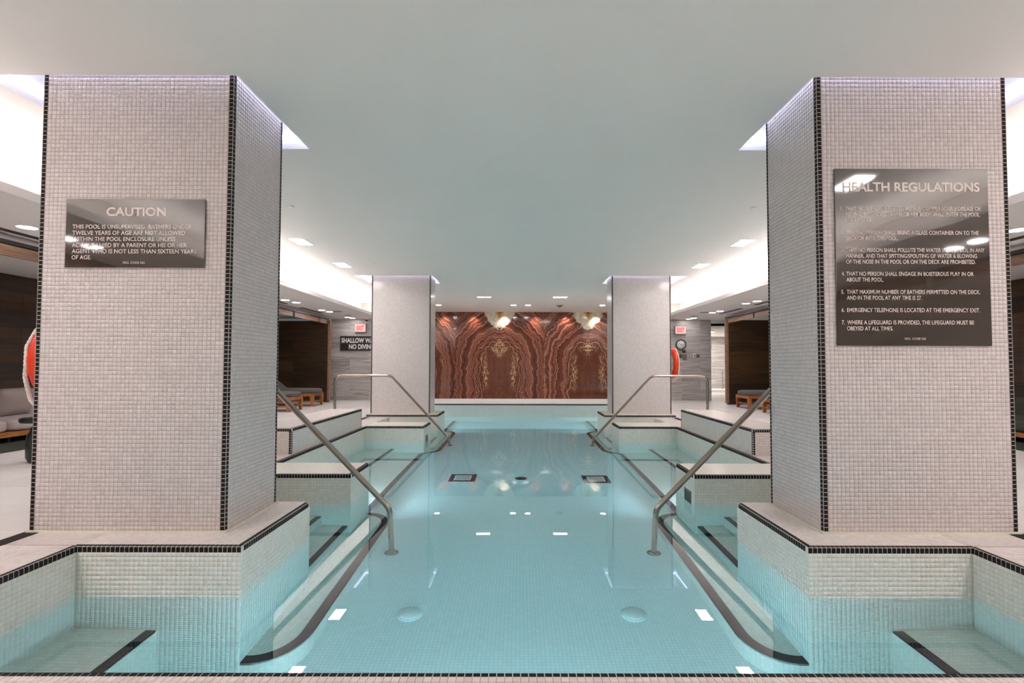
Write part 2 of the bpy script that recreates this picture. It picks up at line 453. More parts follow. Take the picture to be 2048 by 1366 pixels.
# bullnose tile: length along +x, face towards -y, top +z, outer corner at the origin line
def nose_profile(w, h, r=0.012, n=5, inset=0.0):
    prof = [(w, -inset), (r, -inset)]
    for k in range(1, n):
        a = PI / 2 * k / n; q = r - inset
        prof.append((r - q * math.sin(a), -r + q * math.cos(a)))
    prof += [(inset, -r), (inset, -h), (w, -h)]
    return prof
def extrude_profile(prof, L):
    N = len(prof); vs = [(0, p[0], p[1]) for p in prof] + [(L, p[0], p[1]) for p in prof]
    fs = [(i, i + N, (i + 1) % N + N, (i + 1) % N) for i in range(N)] + [tuple(range(N)), tuple(range(2 * N - 1, N - 1, -1))]
    return vs, fs
NOSE_W, NOSE_H = 0.030, 0.038
def nose_mesh(h):
    mb = MB(); mb.add(*extrude_profile(nose_profile(NOSE_W, h), S - 0.0036)); return mb.mesh('bullnose_tile', M['black'])
ME_NOSE = nose_mesh(NOSE_H); ME_NOSE_V = nose_mesh(0.030)
M['grout_white'] = speckle('grout_white', rgb(226, 218, 210), 0.9)

def coping_run(start, direction, n, parent, individually, name='edge_tile', up=(0, 0, 1), inward=None, pitch=S):
    """a row of black bullnose tiles over a pale grout bed; direction along the run, inward = into the deck, up = outward of the top face"""
    d = Vector(direction).normalized(); u = Vector(up); w = Vector(inward)
    R = Matrix((d, w, u)).transposed()
    start = Vector(start); vert = abs(d.z) > 0.5
    me = ME_NOSE_V if vert else ME_NOSE
    vs, fs = extrude_profile(nose_profile(NOSE_W, 0.029 if vert else NOSE_H - 0.001, inset=0.0011), n * pitch)
    if R.determinant() < 0: fs = [f[::-1] for f in fs]
    mb = MB(); mb.add([start + R @ Vector(v) for v in vs], fs); mb.build('grout_bed', M['grout_white'], parent)
    if individually:
        for k in range(n):
            o = bpy.data.objects.new('tile', me); COL.objects.link(o)
            o.parent = parent
            o.matrix_parent_inverse = Matrix.Translation(-parent.location)
            o.matrix_basis = Matrix.Translation(start + d * (k * pitch + 0.0018)) @ R.to_4x4()
    else:
        mb = MB(); vv = [Vector(v.co) for v in me.vertices]; ff = [tuple(p.vertices) for p in me.polygons]
        if R.determinant() < 0: ff = [f[::-1] for f in ff]
        for k in range(n):
            p = start + d * (k * pitch + 0.0018)
            mb.add([p + R @ v for v in vv], ff)
        mb.build(name, M['black'], parent, kind='stuff')
def nrun(a, b): return int(round(abs(b - a) / S))

# ---------------------------------------------------------------- the room shell
# ceiling with four light wells around the pillars
cb = MB()
XS0, XS1 = 1.955, 3.68
cb.box(-XS0, -4.2, ZC, XS0, 19.1, ZC + 0.28)
for sx in (-1, 1):
    for y0, y1 in ((-4.2, 3.415), (4.60, 11.21), (12.30, 19.1)):
        cb.box(sx * XS0, y0, ZC, sx * XS1, y1, ZC + 0.28)
    cb.box(sx * XS1, -4.2, ZC, sx * 5.07, 19.1, ZC + 0.28)
    for y0, y1 in ((3.3, 4.75), (11.1, 12.45)):
        cb.box(sx * (XS0 - 0.1), y0, ZC + 0.28, sx * (XS1 + 0.1), y1, ZC + 0.33)
ceiling = struct(cb.build('ceiling', M['ceiling']))
for sx in (-1, 1):
    sb = MB()
    sb.box(sx * 4.38, -4.2, ZS, sx * 8.6, 16.3, ZS + 0.05)
    sb.box(sx * 4.38, -4.2, ZS + 0.05, sx * 4.41, 16.3, ZS + 0.08)
    sb.box(sx * 5.07, -4.2, ZS + 0.05, sx * 5.2, 16.3, ZC + 0.28)
    sb.build('ceiling_soffit', M['soffit'], ceiling)

# floor
fl = MB()
fl.box(-8.6, -4.2, -1.6, 8.6, YF - 0.11, -0.0)
for sx in (-1, 1):
    fl.box(sx * 3.33, YF - 0.11, -1.6, sx * 8.6, 16.3, 0.0)
    fl.box(sx * 3.9, 16.3, -1.6, sx * 8.9, 24.0, 0.0)
fl.box(-3.9, 16.2, -1.6, 3.9, 19.1, -0.13)
floor = struct(fl.build('floor', M['floor_tile']))
m, t, b = mat('pale_stone_tile', rgb(222, 216, 212), 0.3)
oi = t.new('ShaderNodeObjectInfo').outputs['Random']
f = t.noise(t.vmath('MULTIPLY', t.pos(), (1.0, 5.0, 1.0)), 1.2, 4)
t.put(b.inputs['Base Color'], t.mix(t.math('MULTIPLY_ADD', oi, 0.5, t.math('MULTIPLY', f, 0.6)), rgb(216, 210, 207), rgb(234, 229, 226)))
M['stone_tile'] = m
tw, tl = (5.99 - 3.33) / 5, 0.61
tmb = MB(); tmb.rbox(0.0015, 0.0015, 0.0, tw - 0.0015, tl - 0.0015, 0.0022, 0.0006, seg=1, smooth=False); ME_FT = tmb.mesh('floor_tile', M['stone_tile'])
for sx in (-1, 1):
    for i in range(5):
        for j in range(21):
            x0 = 3.33 + i * tw if sx > 0 else -5.99 + i * tw
            inst('tile', ME_FT, floor, (x0, 3.48 + j * tl, 0.0))
fb = MB()
for sx in (-1, 1):
    fb.box(sx * XO, YF - 0.11, -1.6, sx * 3.22, YP0, 0.0)
    fb.box(sx * XO, YP0, -1.6, sx * 3.22, YM0, 0.0)
    fb.box(sx * 2.82, YM0, -1.6, sx * 3.22, 16.2, 0.0)
fb.build('mosaic_border', M['mos_deck'], floor)
fs_ = MB()
for sx in (-1, 1):
    fs_.box(sx * 3.22, YF - 0.11, -1.6, sx * 3.33, 16.2, 0.001)
fs_.build('dark_strip', M['black'], floor)
lb = MB(); lb.box(-3.22, YE, -1.6, 3.22, 16.2, 0.05); ledge = lb.build('end_ledge', M['white'], floor)
fm = MB(); fm.box(-3.22, YF - 0.11, -1.6, 3.22, YF, -0.031); fm.build('front_border_bed', M['grout_light'], floor)
fm = MB(); fm.box(-3.33, YF - 0.34, 0.0, 3.33, YF - 0.03, 0.004); fm.build('grout_bed', M['grout_dark'], floor)
tile_field('mosaic_tiles', (-3.3, YF - 0.03 - 9 * S, 0.004), (1, 0, 0), (0, 1, 0), 229, 9, floor, DT)

# pool basin: floor slab, recess walls, ledges, benches and steps
pb = MB(); pb.box(-3.0, 1.7, -1.6, 3.0, 14.3, ZF)
pool = struct(pb.build('pool_basin', M['mos_floor']))
wl = MB()
wl.box(-3.0, YF - 0.108, -1.6, 3.0, YF + 0.001, -0.032)
wl.box(-3.0, YE - 0.002, -1.6, 3.0, YE + 0.3, 0.045)
wl.build('end_walls', M['mos_pool'], pool)
def arc_pts(cx, cy, rx, ry, a0, a1, n=10):
    return [(cx + rx * math.cos(math.radians(a0 + (a1 - a0) * k / n)), cy + ry * math.sin(math.radians(a0 + (a1 - a0) * k / n))) for k in range(n + 1)]
ZL = -1.20
for sx in (-1, 1):
    # low ledge whose edge bulges into the pool in front of each stair
    edge = [(1.745, 3.20)] + arc_pts(1.745, 3.55, 0.31, 0.35, 270, 180, 9)[1:]
    edge += [(1.435, 5.45)] + arc_pts(1.745, 5.48, 0.31, 0.40, 180, 90, 9)[1:]
    edge += [(1.75, 9.2)] + arc_pts(1.77, 9.62, 0.28, 0.36, 270, 180, 9)[1:]
    edge += [(1.49, 11.6)] + arc_pts(1.77, 11.65, 0.28, 0.38, 180, 90, 9)[1:]
    edge += [(1.77, YE)]
    # corner of the pieces mirrored by sx
    lg = MB()
    P = [(sx * x, y) for x, y in edge] + [(sx * 2.95, YE), (sx * 2.95, 3.20)]
    lg.prism(P, -1.6, ZL); lg.build('ledge', M['mos_pool'], pool)
    nb = MB()
    pts = [Vector((sx * x, y)) for x, y in edge]
    wv = 0.075
    for k in range(len(pts) - 1):
        a, c = pts[k], pts[k + 1]
        def nrm(i):
            p0 = pts[max(0, i - 1)]; p1 = pts[min(len(pts) - 1, i + 1)]; d = (p1 - p0).normalized()
            n_ = Vector((d.y, -d.x)) * (1 if sx > 0 else -1); return n_
        a2, c2 = a + nrm(k) * wv, c + nrm(k + 1) * wv
        nb.prism([(a.x, a.y), (c.x, c.y), (c2.x, c2.y), (a2.x, a2.y)], ZL - 0.02, ZL + 0.006)
    nb.build('nosing', M['nosing'], pool)
    # stairs in the two stair recesses
    for (y0, y1) in ((YP1 - 0.01, YM0 + 0.01), (Y41 - 0.01, YF0 + 0.01)):
        for zx, xx in ((-0.98, 1.77), (-0.70, 2.04), (-0.42, 2.31), (-0.14, 2.58)):
            st = MB(); st.box(sx * xx, y0, -1.55, sx * 2.9, y1, zx); so = st.build('step', M['mos_pool'], pool)
            st = MB(); st.box(sx * xx, y0 + 0.015, zx - 0.02, sx * (xx + 0.055), y1 - 0.015, zx + 0.004); st.build('nosing', M['nosing'], so)
    # benches in the recesses
    for y0, y1, zb, xb in ((YF, YP0 + 0.01, -0.80, 2.25), (YM1 - 0.01, Y40 + 0.01, -0.86, 2.30), (YF1 - 0.01, YE, -0.86, 2.30)):
        st = MB(); st.box(sx * xb, y0, -1.55, sx * 2.9, y1, zb); so = st.build('bench', M['mos_pool'], pool)
        st = MB(); st.box(sx * xb, y0, zb - 0.02, sx * (xb + 0.06), y1 - 0.02, zb + 0.005); st.build('nosing', M['nosing'], so)

# water body
wb = MB(); wb.box(-2.99, 1.80, -1.5, 2.99, 14.2, ZW)
tag(wb.build('water', M['water']), 'still clear turquoise water filling the long indoor pool', 'water', kind='stuff')

# walls
def panel_wall(name, axis, fixed, a0, a1, z0, z1, pw, ph, side, thick=0.1, material='stone', piece='panel', top=None):
    """backing slab plus separate panels; axis 'x': wall runs along x at y=fixed, side = +1/-1 the way it faces"""
    o0, o1 = (fixed, fixed - side * thick)
    bb = MB()
    if axis == 'x': bb.box(a0, o0 - side * 0.012, z0, a1, o1, z1)
    else: bb.box(o0 - side * 0.012, a0, z0, o1, a1, z1)
    w_ = struct(bb.build(name, M['darkgrey']))
    nr = max(1, int(round((z1 - z0) / ph))); hh = (z1 - z0) / nr
    for r in range(nr):
        x = a0 - (pw / 2 if r % 2 else 0)
        while x < a1 - 1e-6:
            x0, x1 = max(a0, x), min(a1, x + pw)
            if x1 - x0 > 0.03:
                pm = MB(); g_ = 0.0015; e = random.uniform(0, 0.0012)
                if axis == 'x': pm.box(x0 + g_, fixed - side * 0.013, z0 + r * hh + g_, x1 - g_, fixed + side * e, z0 + (r + 1) * hh - g_)
                else: pm.box(fixed - side * 0.013, x0 + g_, z0 + r * hh + g_, fixed + side * e, x1 - g_, z0 + (r + 1) * hh - g_)
                pm.build(piece, M[material], w_)
            x += pw
    return w_
panel_wall('wall_back_left', 'x', 16.3, -6.05, -3.9, 0.0, 2.57, 1.22, 0.306, -1)
panel_wall('wall_back_right', 'x', 16.3, 3.9, 6.07, 0.0, 2.57, 1.22, 0.306, -1)
for sx in (-1, 1):
    mb = MB(); mb.box(sx * 3.9, 16.28, 2.57, sx * 5.07, 16.4, ZC); struct(mb.build('wall_bulkhead_%s' % ('left' if sx < 0 else 'right'), M['wallpaint']))
panel_wall('wall_left_return', 'y', -6.05, 15.32, 16.3, 0.0, 2.57, 1.22, 0.31, 1)
panel_wall('wall_passage', 'x', 22.5, 6.0, 9.0, 0.0, 2.4, 1.22, 0.31, -1)
mb = MB(); mb.box(6.07, 16.3, 2.38, 8.6, 16.4, 2.57); mb.box(6.07, 16.3, 2.38, 9.0, 23, 2.45)
struct(mb.build('ceiling_passage', M['ceiling']))
mb = MB(); mb.box(6.0, 16.4, 0, 6.07, 22.6, 2.45); mb.box(9.0, 14.8, 0, 9.1, 22.6, 2.6); struct(mb.build('wall_passage_side', M['wallpaint']))
mb = MB(); mb.box(6.07, 21.2, 0, 9.0, 22.49, 0.105); struct(mb.build('passage_ledge', M['white']))
for sx, nm in ((-1, 'left'), (1, 'right')):
    mb = MB(); mb.box(sx * 3.9, 16.4, -0.2, sx * 4.0, 19.1, 3.1); struct(mb.build('wall_alcove_' + nm, M['wallpaint']))
    mb = MB(); mb.box(sx * 8.5, -4.2, 0, sx * 8.6, 4.6, 2.6); struct(mb.build('wall_' + nm + '_front', M['wallpaint']))
mb = MB(); mb.box(-8.6, -4.3, 0, 8.6, -4.2, 3.4); struct(mb.build('wall_front', M['wallpaint']))
# red onyx end wall in book-matched slabs
mb = MB(); mb.box(-3.9, 18.96, -0.15, 3.9, 19.1, 3.1); wbk = struct(mb.build('wall_back', M['darkgrey']))
xs = [-3.9, -2.42, -0.78, 0.86, 2.50, 3.9]
for a, c in zip(xs[:-1], xs[1:]):
    mb = MB(); mb.box(a + 0.001, 18.94, -0.14, c - 0.001, 18.965, 3.098); mb.build('slab', M['onyx'], wbk)

# niches of dark wood boards along both sides
for sx, nm, ye in ((-1, 'left', 15.3), (1, 'right', 14.72)):
    panel_wall('wall_' + nm, 'y', sx * 8.3, 4.6, ye, 0.0, 2.57, 2.6, 0.29, -sx, material='wood_dark_y', piece='board')
    a, c = sorted((sx * (5.72 if sx < 0 else 5.93), sx * 8.3))
    panel_wall('wall_niche_' + nm + '_far', 'x', ye - 0.04, a, c, 0.0, 2.42, 3.0, 0.29, -1, thick=0.09, material='wood_dark_x', piece='board')
    tm = MB(); e = a if sx > 0 else c; tm.box(e - sx * 0.03, ye - 0.06, 0.04, e + sx * 0.03, ye + 0.07, 2.44); struct(tm.build('trim_niche_' + nm, M['wood_beam']))
    # beam and hanging valance boards along the front of the niches
    bx = sx * (5.78 if sx < 0 else 5.93)
    bt = thing('wood_beam', 'brown wooden beam under the ceiling along the %s niches' % nm, 'beam', (bx, 8.0, 2.4))
    bb = MB(); bb.box(bx - 0.05, -4, 2.46, bx + 0.05, ye, 2.50); bb.build('rail', M['darkgrey'], bt)
    y = -3.8
    while y < ye - 0.3:
        bb = MB(); y1 = min(y + 1.55, ye - 0.06); bb.box(bx - 0.02, y, 2.33, bx + 0.02, y1, 2.45); bb.build('board', M['wood_beam'], bt); y = y1 + 0.13
mb = MB(); mb.box(-8.28, 4.9, 0.0, -6.5, 11.6, 0.012); tag(mb.build('rug', M['rug']), 'dark green carpet under the sofa in the left niche', 'carpet')
mb = MB(); mb.box(6.6, 4.9, 0.0, 8.28, 11.2, 0.012); tag(mb.build('rug', M['rug']), 'dark green carpet in the right niche', 'carpet')

# ---------------------------------------------------------------- tiled pillars
NP = {-1: 'left', 1: 'right'}
for sx in (-1, 1):
    lab = 'large white mosaic pillar with black edge tiles carrying the %s' % ('small caution sign' if sx < 0 else 'tall health regulations sign')
    pl = thing('pillar', lab, 'pillar', (sx * (XI + XQ) / 2, D1, 0), group='mosaic pillars at the pool')
    g_ = 0.0018
    mb = MB(); mb.box(sx * (XI + 0.002), D1 + 0.002, 0, sx * (XQ - 0.002), D1B - 0.002, ZC + 0.27); mb.build('shaft', M['grout_dark'], pl)
    mb = MB(); mb.box(sx * (XI - 0.012), D1 - 0.012, 0, sx * (XQ + 0.012), D1B + 0.012, 0.012); mb.build('base_bead', M['grout_light'], pl)
    nw = 43; x0 = min(sx * XI, sx * XQ) + ((XQ - XI) - nw * S) / 2; nh = 108
    tile_field('front_tiles', (x0, D1 + 0.002, 0.012), (1, 0, 0), (0, 0, 1), nw, nh, pl, PT)
    nd = 23; y0 = D1 + ((D1B - D1) - nd * S) / 2
    # inner face (towards the pool axis) and outer face
    if sx < 0:
        tile_field('inner_tiles', (-(XI + 0.002), y0, 0.012), (0, 1, 0), (0, 0, 1), nd, nh, pl, PT)
        tile_field('outer_tiles', (-(XQ - 0.002), y0 + nd * S, 0.012), (0, -1, 0), (0, 0, 1), nd, nh, pl, PT)
    else:
        tile_field('inner_tiles', (XI + 0.002, y0 + nd * S, 0.012), (0, -1, 0), (0, 0, 1), nd, nh, pl, PT)
        tile_field('outer_tiles', (XQ - 0.002, y0, 0.012), (0, 1, 0), (0, 0, 1), nd, nh, pl, PT)
    # vertical black bullnoses: run along z, face -y, "up" axis = sideways outwards
    coping_run((sx * XI, D1, 0.012), (0, 0, 1), nh, pl, True, up=(-sx, 0, 0), inward=(0, 1, 0))
    coping_run((sx * XQ, D1, 0.012), (0, 0, 1), nh, pl, True, up=(sx, 0, 0), inward=(0, 1, 0))
    coping_run((sx * XI, D1B, 0.012), (0, 0, 1), nh, pl, False, up=(-sx, 0, 0), inward=(0, -1, 0), name='rear_edge_tiles')
    # far pillar
    pl = thing('pillar', 'white mosaic pillar with black edges standing farther back on the %s side' % NP[sx], 'pillar', (sx * (XI + XQ) / 2, D2, 0), group='mosaic pillars at the pool')
    mb = MB(); mb.box(sx * XI, D2, 0.052, sx * XQ, D2B, ZC + 0.27); mb.build('shaft', M['mos_pillar'], pl)
    nh2 = 107
    for xx, up in ((XI, (-sx, 0, 0)), (XQ, (sx, 0, 0))):
        s0 = -1 if xx == XI else 1
        coping_run((sx * (xx + s0 * 0.002), D2 - 0.002, 0.055), (0, 0, 1), nh2, pl, False, up=up, inward=(0, 1, 0), name='edge_tiles')

# ---------------------------------------------------------------- plinths and blocks standing in the pool
def plinth(sx, y0, y1, xin, xout, ztop, label, near, zb=-1.55, group='tiled plinths at the pool edge'):
    p = thing('plinth', label, 'plinth', (sx * xin, y0, ztop), group=group)
    mb = MB()
    if near:
        mb.box(sx * (xin + 0.002), y0 + 0.002, zb, sx * xout, y1, ztop - 0.002); mb.build('core', M['grout_light'], p)
        nx = 35; nz = 48; ny = nrun(y0, y1)
        xl = sx * (xin + 0.002) if sx > 0 else -(xin + 0.002) - nx * S
        zt = ztop - 0.038
        tile_field('front_tiles', (xl, y0 + 0.002, zt - nz * S), (1, 0, 0), (0, 0, 1), nx, nz, p, WT)
        if sx < 0: tile_field('side_tiles', (-(xin + 0.002), y0 + 0.003, zt - nz * S), (0, 1, 0), (0, 0, 1), ny, nz, p, WT)
        else: tile_field('side_tiles', (xin + 0.002, y0 + 0.003 + ny * S, zt - nz * S), (0, -1, 0), (0, 0, 1), ny, nz, p, WT)
        nxt = 52
        xt = (xin + 0.031) if sx > 0 else -(xin + 0.031) - nxt * S
        tile_field('top_tiles', (xt, y0 + 0.031, ztop - 0.0015), (1, 0, 0), (0, 1, 0), nxt, ny - 1, p, DT)
    else:
        mb.box(sx * xin, y0, zb, sx * xout, y1, ztop); mb.build('core', M['mos_pool'], p)
    n = int(round((min(xout, XO if y0 < 5 else 2.82) - xin) / S)) if not near else 36
    if y0 > 10.5: n = int((xout - xin) / S)
    # front run (along x), inner side run (along y)
    e_ = 0.0 if near else 0.003
    coping_run((sx * (xin - e_), y0 - e_, ztop + 0.001 + e_ * 0.7), (sx, 0, 0), n, p, near, up=(0, 0, 1), inward=(0, 1, 0), name='edge_tiles')
    coping_run((sx * (xin - e_), y0 + (0.031 if near else 0.03), ztop + 0.001 + e_ * 0.7), (0, 1, 0), int((y1 - y0 - 0.03) / S), p, near, up=(0, 0, 1), inward=(sx, 0, 0), name='edge_tiles')
    return p
for sx in (-1, 1):
    s_ = NP[sx]
    plinth(sx, YP0, YP1, XP, 3.218, 0.0, 'tiled plinth in the water under the large pillar with the %s sign' % ('caution' if sx < 0 else 'health regulations'), True)
    plinth(sx, YM0, YM1, XP + 0.003, 2.84, 0.001, 'low tiled block in the pool just behind the big %s pillar' % s_, False)
    plinth(sx, Y40, Y41, XP + 0.02, 2.84, 0.001, 'low tiled block in front of the far %s pillar' % s_, False)
    plinth(sx, YF0, YF1, XP + 0.02, 3.29, 0.052, 'tiled plinth under the far %s pillar' % s_, False)
    pe = MB(); pe.box(sx * 3.27, YF0 - 0.003, 0, sx * 3.295, YF0 + 0.02, 0.05); 
    # raised transfer wall beside the pool
    c = thing('low_wall', 'raised tiled low wall with black edge beside the pool on the %s' % s_, 'low wall', (sx * 2.875, 6.41, 0), group='raised low walls beside the pool')
    mb = MB(); mb.box(sx * 2.875, 6.41, 0, sx * 3.45, 9.25, 0.32); mb.build('core', M['mos_deck'], c)
    coping_run((sx * 2.873, 6.408, 0.322), (sx, 0, 0), 20, c, False, up=(0, 0, 1), inward=(0, 1, 0), name='edge_tiles')
    coping_run((sx * 2.873, 6.44, 0.322), (0, 1, 0), 98, c, False, up=(0, 0, 1), inward=(sx, 0, 0), name='edge_tiles')
    coping_run((sx * 2.873, 6.408, 0.003), (0, 0, 1), 10, c, False, up=(-sx, 0, 0), inward=(0, 1, 0), name='corner_tiles')
    coping_run((sx * 2.873, 9.252, 0.003), (0, 0, 1), 10, c, False, up=(-sx, 0, 0), inward=(0, -1, 0), name='corner_tiles')

# black copings of the deck, grouped by edge as trims
tr = struct(MB().add([(-3.2, YF - 0.03, -0.03), (3.2, YF - 0.03, -0.03), (3.2, YF - 0.006, -0.03), (-3.2, YF - 0.006, -0.03)], [(0, 1, 2, 3)]).build('trim_1', M['grout_light']))
coping_run((-112 * S, YF, 0.0045), (1, 0, 0), 224, tr, True, up=(0, 0, 1), inward=(0, -1, 0))
k = 2
for sx in (-1, 1):
    # recess 1 wall: separate tiles, near the camera
    mb = MB(); mb.box(sx * (XO - 0.0015), YF, -1.55, sx * (XO + 0.02), YP0, -0.03)
    w_ = struct(mb.build('trim_%d' % k, M['grout_light'])); k += 1
    ny = nrun(YF, YP0); nz = 48
    if sx < 0: tile_field('side_tiles', (-(XO - 0.0015), YF, -0.038 - nz * S), (0, 1, 0), (0, 0, 1), ny, nz, w_, WT)
    else: tile_field('side_tiles', (XO - 0.0015, YF + ny * S, -0.038 - nz * S), (0, -1, 0), (0, 0, 1), ny, nz, w_, WT)
    coping_run((sx * (XO - 0.004), YF + 0.01, 0.001), (0, 1, 0), ny, w_, True, up=(0, 0, 1), inward=(sx, 0, 0))
    mb = MB(); mb.box(sx * (XO + 0.027), YF - 0.02, -0.002, sx * 3.215, YP0 + 0.02, 0.0005); mb.build('bed', M['grout_dark'], w_)
    nx = 15; x0 = (XO + 0.028) if sx > 0 else -(XO + 0.028) - nx * S
    tile_field('deck_tiles', (x0, YF - 0.02, 0.0), (1, 0, 0), (0, 1, 0), nx, ny + 1, w_, DT)
    # recess 3, and the last recess
    t3 = MB(); t3.box(sx * 2.819, YM1, -1.5, sx * 2.83, Y40, -0.03); t3 = struct(t3.build('trim_%d' % k, M['mos_pool'])); k += 1
    coping_run((sx * 2.816, YM1, 0.001), (0, 1, 0), nrun(YM1, Y40), t3, False, up=(0, 0, 1), inward=(sx, 0, 0), name='edge_tiles')
    coping_run((sx * 2.816, YF1, 0.001), (0, 1, 0), nrun(YF1, YE), t3, False, up=(0, 0, 1), inward=(sx, 0, 0), name='edge_tiles')
te = MB(); te.box(-2.8, YE + 0.002, -0.05, 2.8, YE + 0.01, 0.04); te = struct(te.build('trim_%d' % k, M['mos_pool']))
coping_run((-98 * S, YE - 0.006, 0.052), (1, 0, 0), 196, te, False, up=(0, 0, 1), inward=(0, 1, 0), name='edge_tiles')

# ---------------------------------------------------------------- lettering
def text_mesh(strings, name='lettering', material='text', parent=None, to_world=None):
    """strings: (text, x_left, x_right or None, baseline, cap height, bold); drawn in a local plane and merged into one mesh"""
    mb = MB()
    for (st, x0, x1, zb, hcap, bold) in strings:
        cu = bpy.data.curves.new('txt', 'FONT'); cu.body = st; cu.size = 1.0; cu.extrude = 0.0; cu.resolution_u = 3
        cu.offset = bold; cu.align_x = 'LEFT'
        ob = bpy.data.objects.new('txt', cu); COL.objects.link(ob); bpy.context.view_layer.update()
        me = bpy.data.meshes.new_from_object(ob.evaluated_get(bpy.context.evaluated_depsgraph_get()))
        vs = np.array([v.co[:] for v in me.vertices]); fs = [tuple(p.vertices) for p in me.polygons]
        mnx, mxx = vs[:, 0].min(), vs[:, 0].max(); caph = 0.729
        sz = hcap / caph
        sxx = sz if x1 is None else (x1 - x0) / (mxx - mnx)
        mb.add([to_world(x0 + (v[0] - mnx) * sxx, zb + v[1] * sz) for v in vs], fs)
        bpy.data.objects.remove(ob); bpy.data.curves.remove(cu); bpy.data.meshes.remove(me)
    return mb.build(name, M[material], parent, kind='stuff')

# caution sign on the left pillar (positions in metres on the pillar face)
YS = D1 - 0.0035
def px_x(u, y): return -0.0349 + (u - 1040.67) / 1023.64 * y
def px_z(v, y): return 1.12 + (729.7 - v) / 1023.64 * y
Y1 = D1 - 0.012
sg = thing('caution_sign', 'wide dark glossy caution sign fixed to the left pillar', 'sign', ((px_x(126, Y1) + px_x(406, Y1)) / 2, Y1, 1.85))
xa, xb, za, zb_ = px_x(126, Y1), px_x(406, Y1), px_z(536, Y1), px_z(397, Y1)
mb = MB(); mb.rbox(xa, Y1 - 0.001, za, xb, Y1 + 0.009, zb_, 0.0015, seg=1, smooth=False); mb.build('plate', M['sign'], sg)
Wd = xb - xa; Ht = zb_ - za
def SX(f): return xa + Wd * f
def SZ(f): return zb_ - Ht * f
txt = [('CAUTION', SX(0.29), SX(0.72), SZ(0.245), Ht * 0.125, 0.028)]
for i, (st, x1) in enumerate((('THIS POOL IS UNSUPERVISED. BATHERS UNDER', 0.905), ('TWELVE YEARS OF AGE ARE NOT ALLOWED', 0.86), ('WITHIN THE POOL ENCLOSURE UNLESS', 0.79), ('ACCOMPANIED BY A PARENT OR HIS OR HER', 0.875), ('AGENT WHO IS NOT LESS THAN SIXTEEN YEARS', 0.945), ('OF AGE.', 0.19))):
    txt.append((st, SX(0.05), SX(x1), SZ(0.435 + 0.0895 * i), Ht * 0.062, 0.008))
txt.append(('REG. CODE 565', SX(0.42), SX(0.575), SZ(0.945), Ht * 0.034, 0.0))
text_mesh(txt, parent=sg, to_world=lambda x, z: (x, Y1 - 0.0022, z))
for xx in (0.018, 0.982):
    for zz in (0.04, 0.96):
        pass
# health regulations on the right pillar
sg = thing('regulations_sign', 'tall dark glossy health regulations sign fixed to the right pillar', 'sign', ((px_x(1676, Y1) + px_x(1986, Y1)) / 2, Y1, 1.8))
xa, xb, za, zb_ = px_x(1677.5, Y1), px_x(1988, Y1), px_z(690, Y1), px_z(331, Y1)
mb = MB(); mb.rbox(xa, Y1 - 0.001, za, xb, Y1 + 0.009, zb_, 0.0015, seg=1, smooth=False); mb.build('plate', M['sign'], sg)
Wd = xb - xa; Ht = zb_ - za
lines = [('HEALTH REGULATIONS', 0.05, 0.945, 0.128, 0.052, 0.028)]
body = [(0.238, [('1.', 0.035, 0.048), ('THAT NO PERSON INFECTED WITH A COMMUNICABLE DISEASE OR', 0.065, 0.95)]),
        (0.271, [('HAVING OPEN SORES ON HIS OR HER BODY SHALL ENTER THE POOL', 0.067, 0.94)]),
        (0.303, [('ENCLOSURE.', 0.067, 0.24)]),
        (0.375, [('2.', 0.035, 0.052), ('THAT NO PERSON SHALL BRING A GLASS CONTAINER ON TO THE', 0.065, 0.93)]),
        (0.406, [('DECK OR INTO THE POOL.', 0.067, 0.405)]),
        (0.473, [('3.', 0.035, 0.052), ('THAT NO PERSON SHALL POLLUTE THE WATER IN THE POOL IN ANY', 0.065, 0.965)]),
        (0.506, [('MANNER, AND THAT SPITTING/SPOUTING OF WATER & BLOWING', 0.065, 0.915)]),
        (0.539, [('OF THE NOSE IN THE POOL OR ON THE DECK ARE PROHIBITED.', 0.065, 0.905)]),
        (0.607, [('4.', 0.035, 0.052), ('THAT NO PERSON SHALL ENGAGE IN BOISTEROUS PLAY IN OR', 0.065, 0.89)]),
        (0.640, [('ABOUT THE POOL.', 0.065, 0.305)]),
        (0.709, [('5.', 0.030, 0.048), ('THAT MAXIMUM NUMBER OF BATHERS PERMITTED ON THE DECK,', 0.065, 0.93)]),
        (0.742, [('AND IN THE POOL AT ANY TIME IS 27.', 0.065, 0.55)]),
        (0.811, [('6.', 0.030, 0.048), ('EMERGENCY TELEPHONE IS LOCATED AT THE EMERGENCY EXIT.', 0.065, 0.925)]),
        (0.880, [('7.', 0.030, 0.048), ('WHERE A LIFEGUARD IS PROVIDED, THE LIFEGUARD MUST BE', 0.065, 0.885)]),
        (0.914, [('OBEYED AT ALL TIMES.', 0.062, 0.36)])]
for zf_, row in body:
    for st, f0, f1 in row: lines.append((st, f0, f1, zf_, 0.0235, 0.008))
lines.append(('REG. CODE 565', 0.435, 0.57, 0.966, 0.0125, 0.0))
text_mesh([(a, SX(b_), SX(c_), SZ(d_), Ht * e_, f_) for a, b_, c_, d_, e_, f_ in lines], parent=sg, to_world=lambda x, z: (x, Y1 - 0.0022, z))

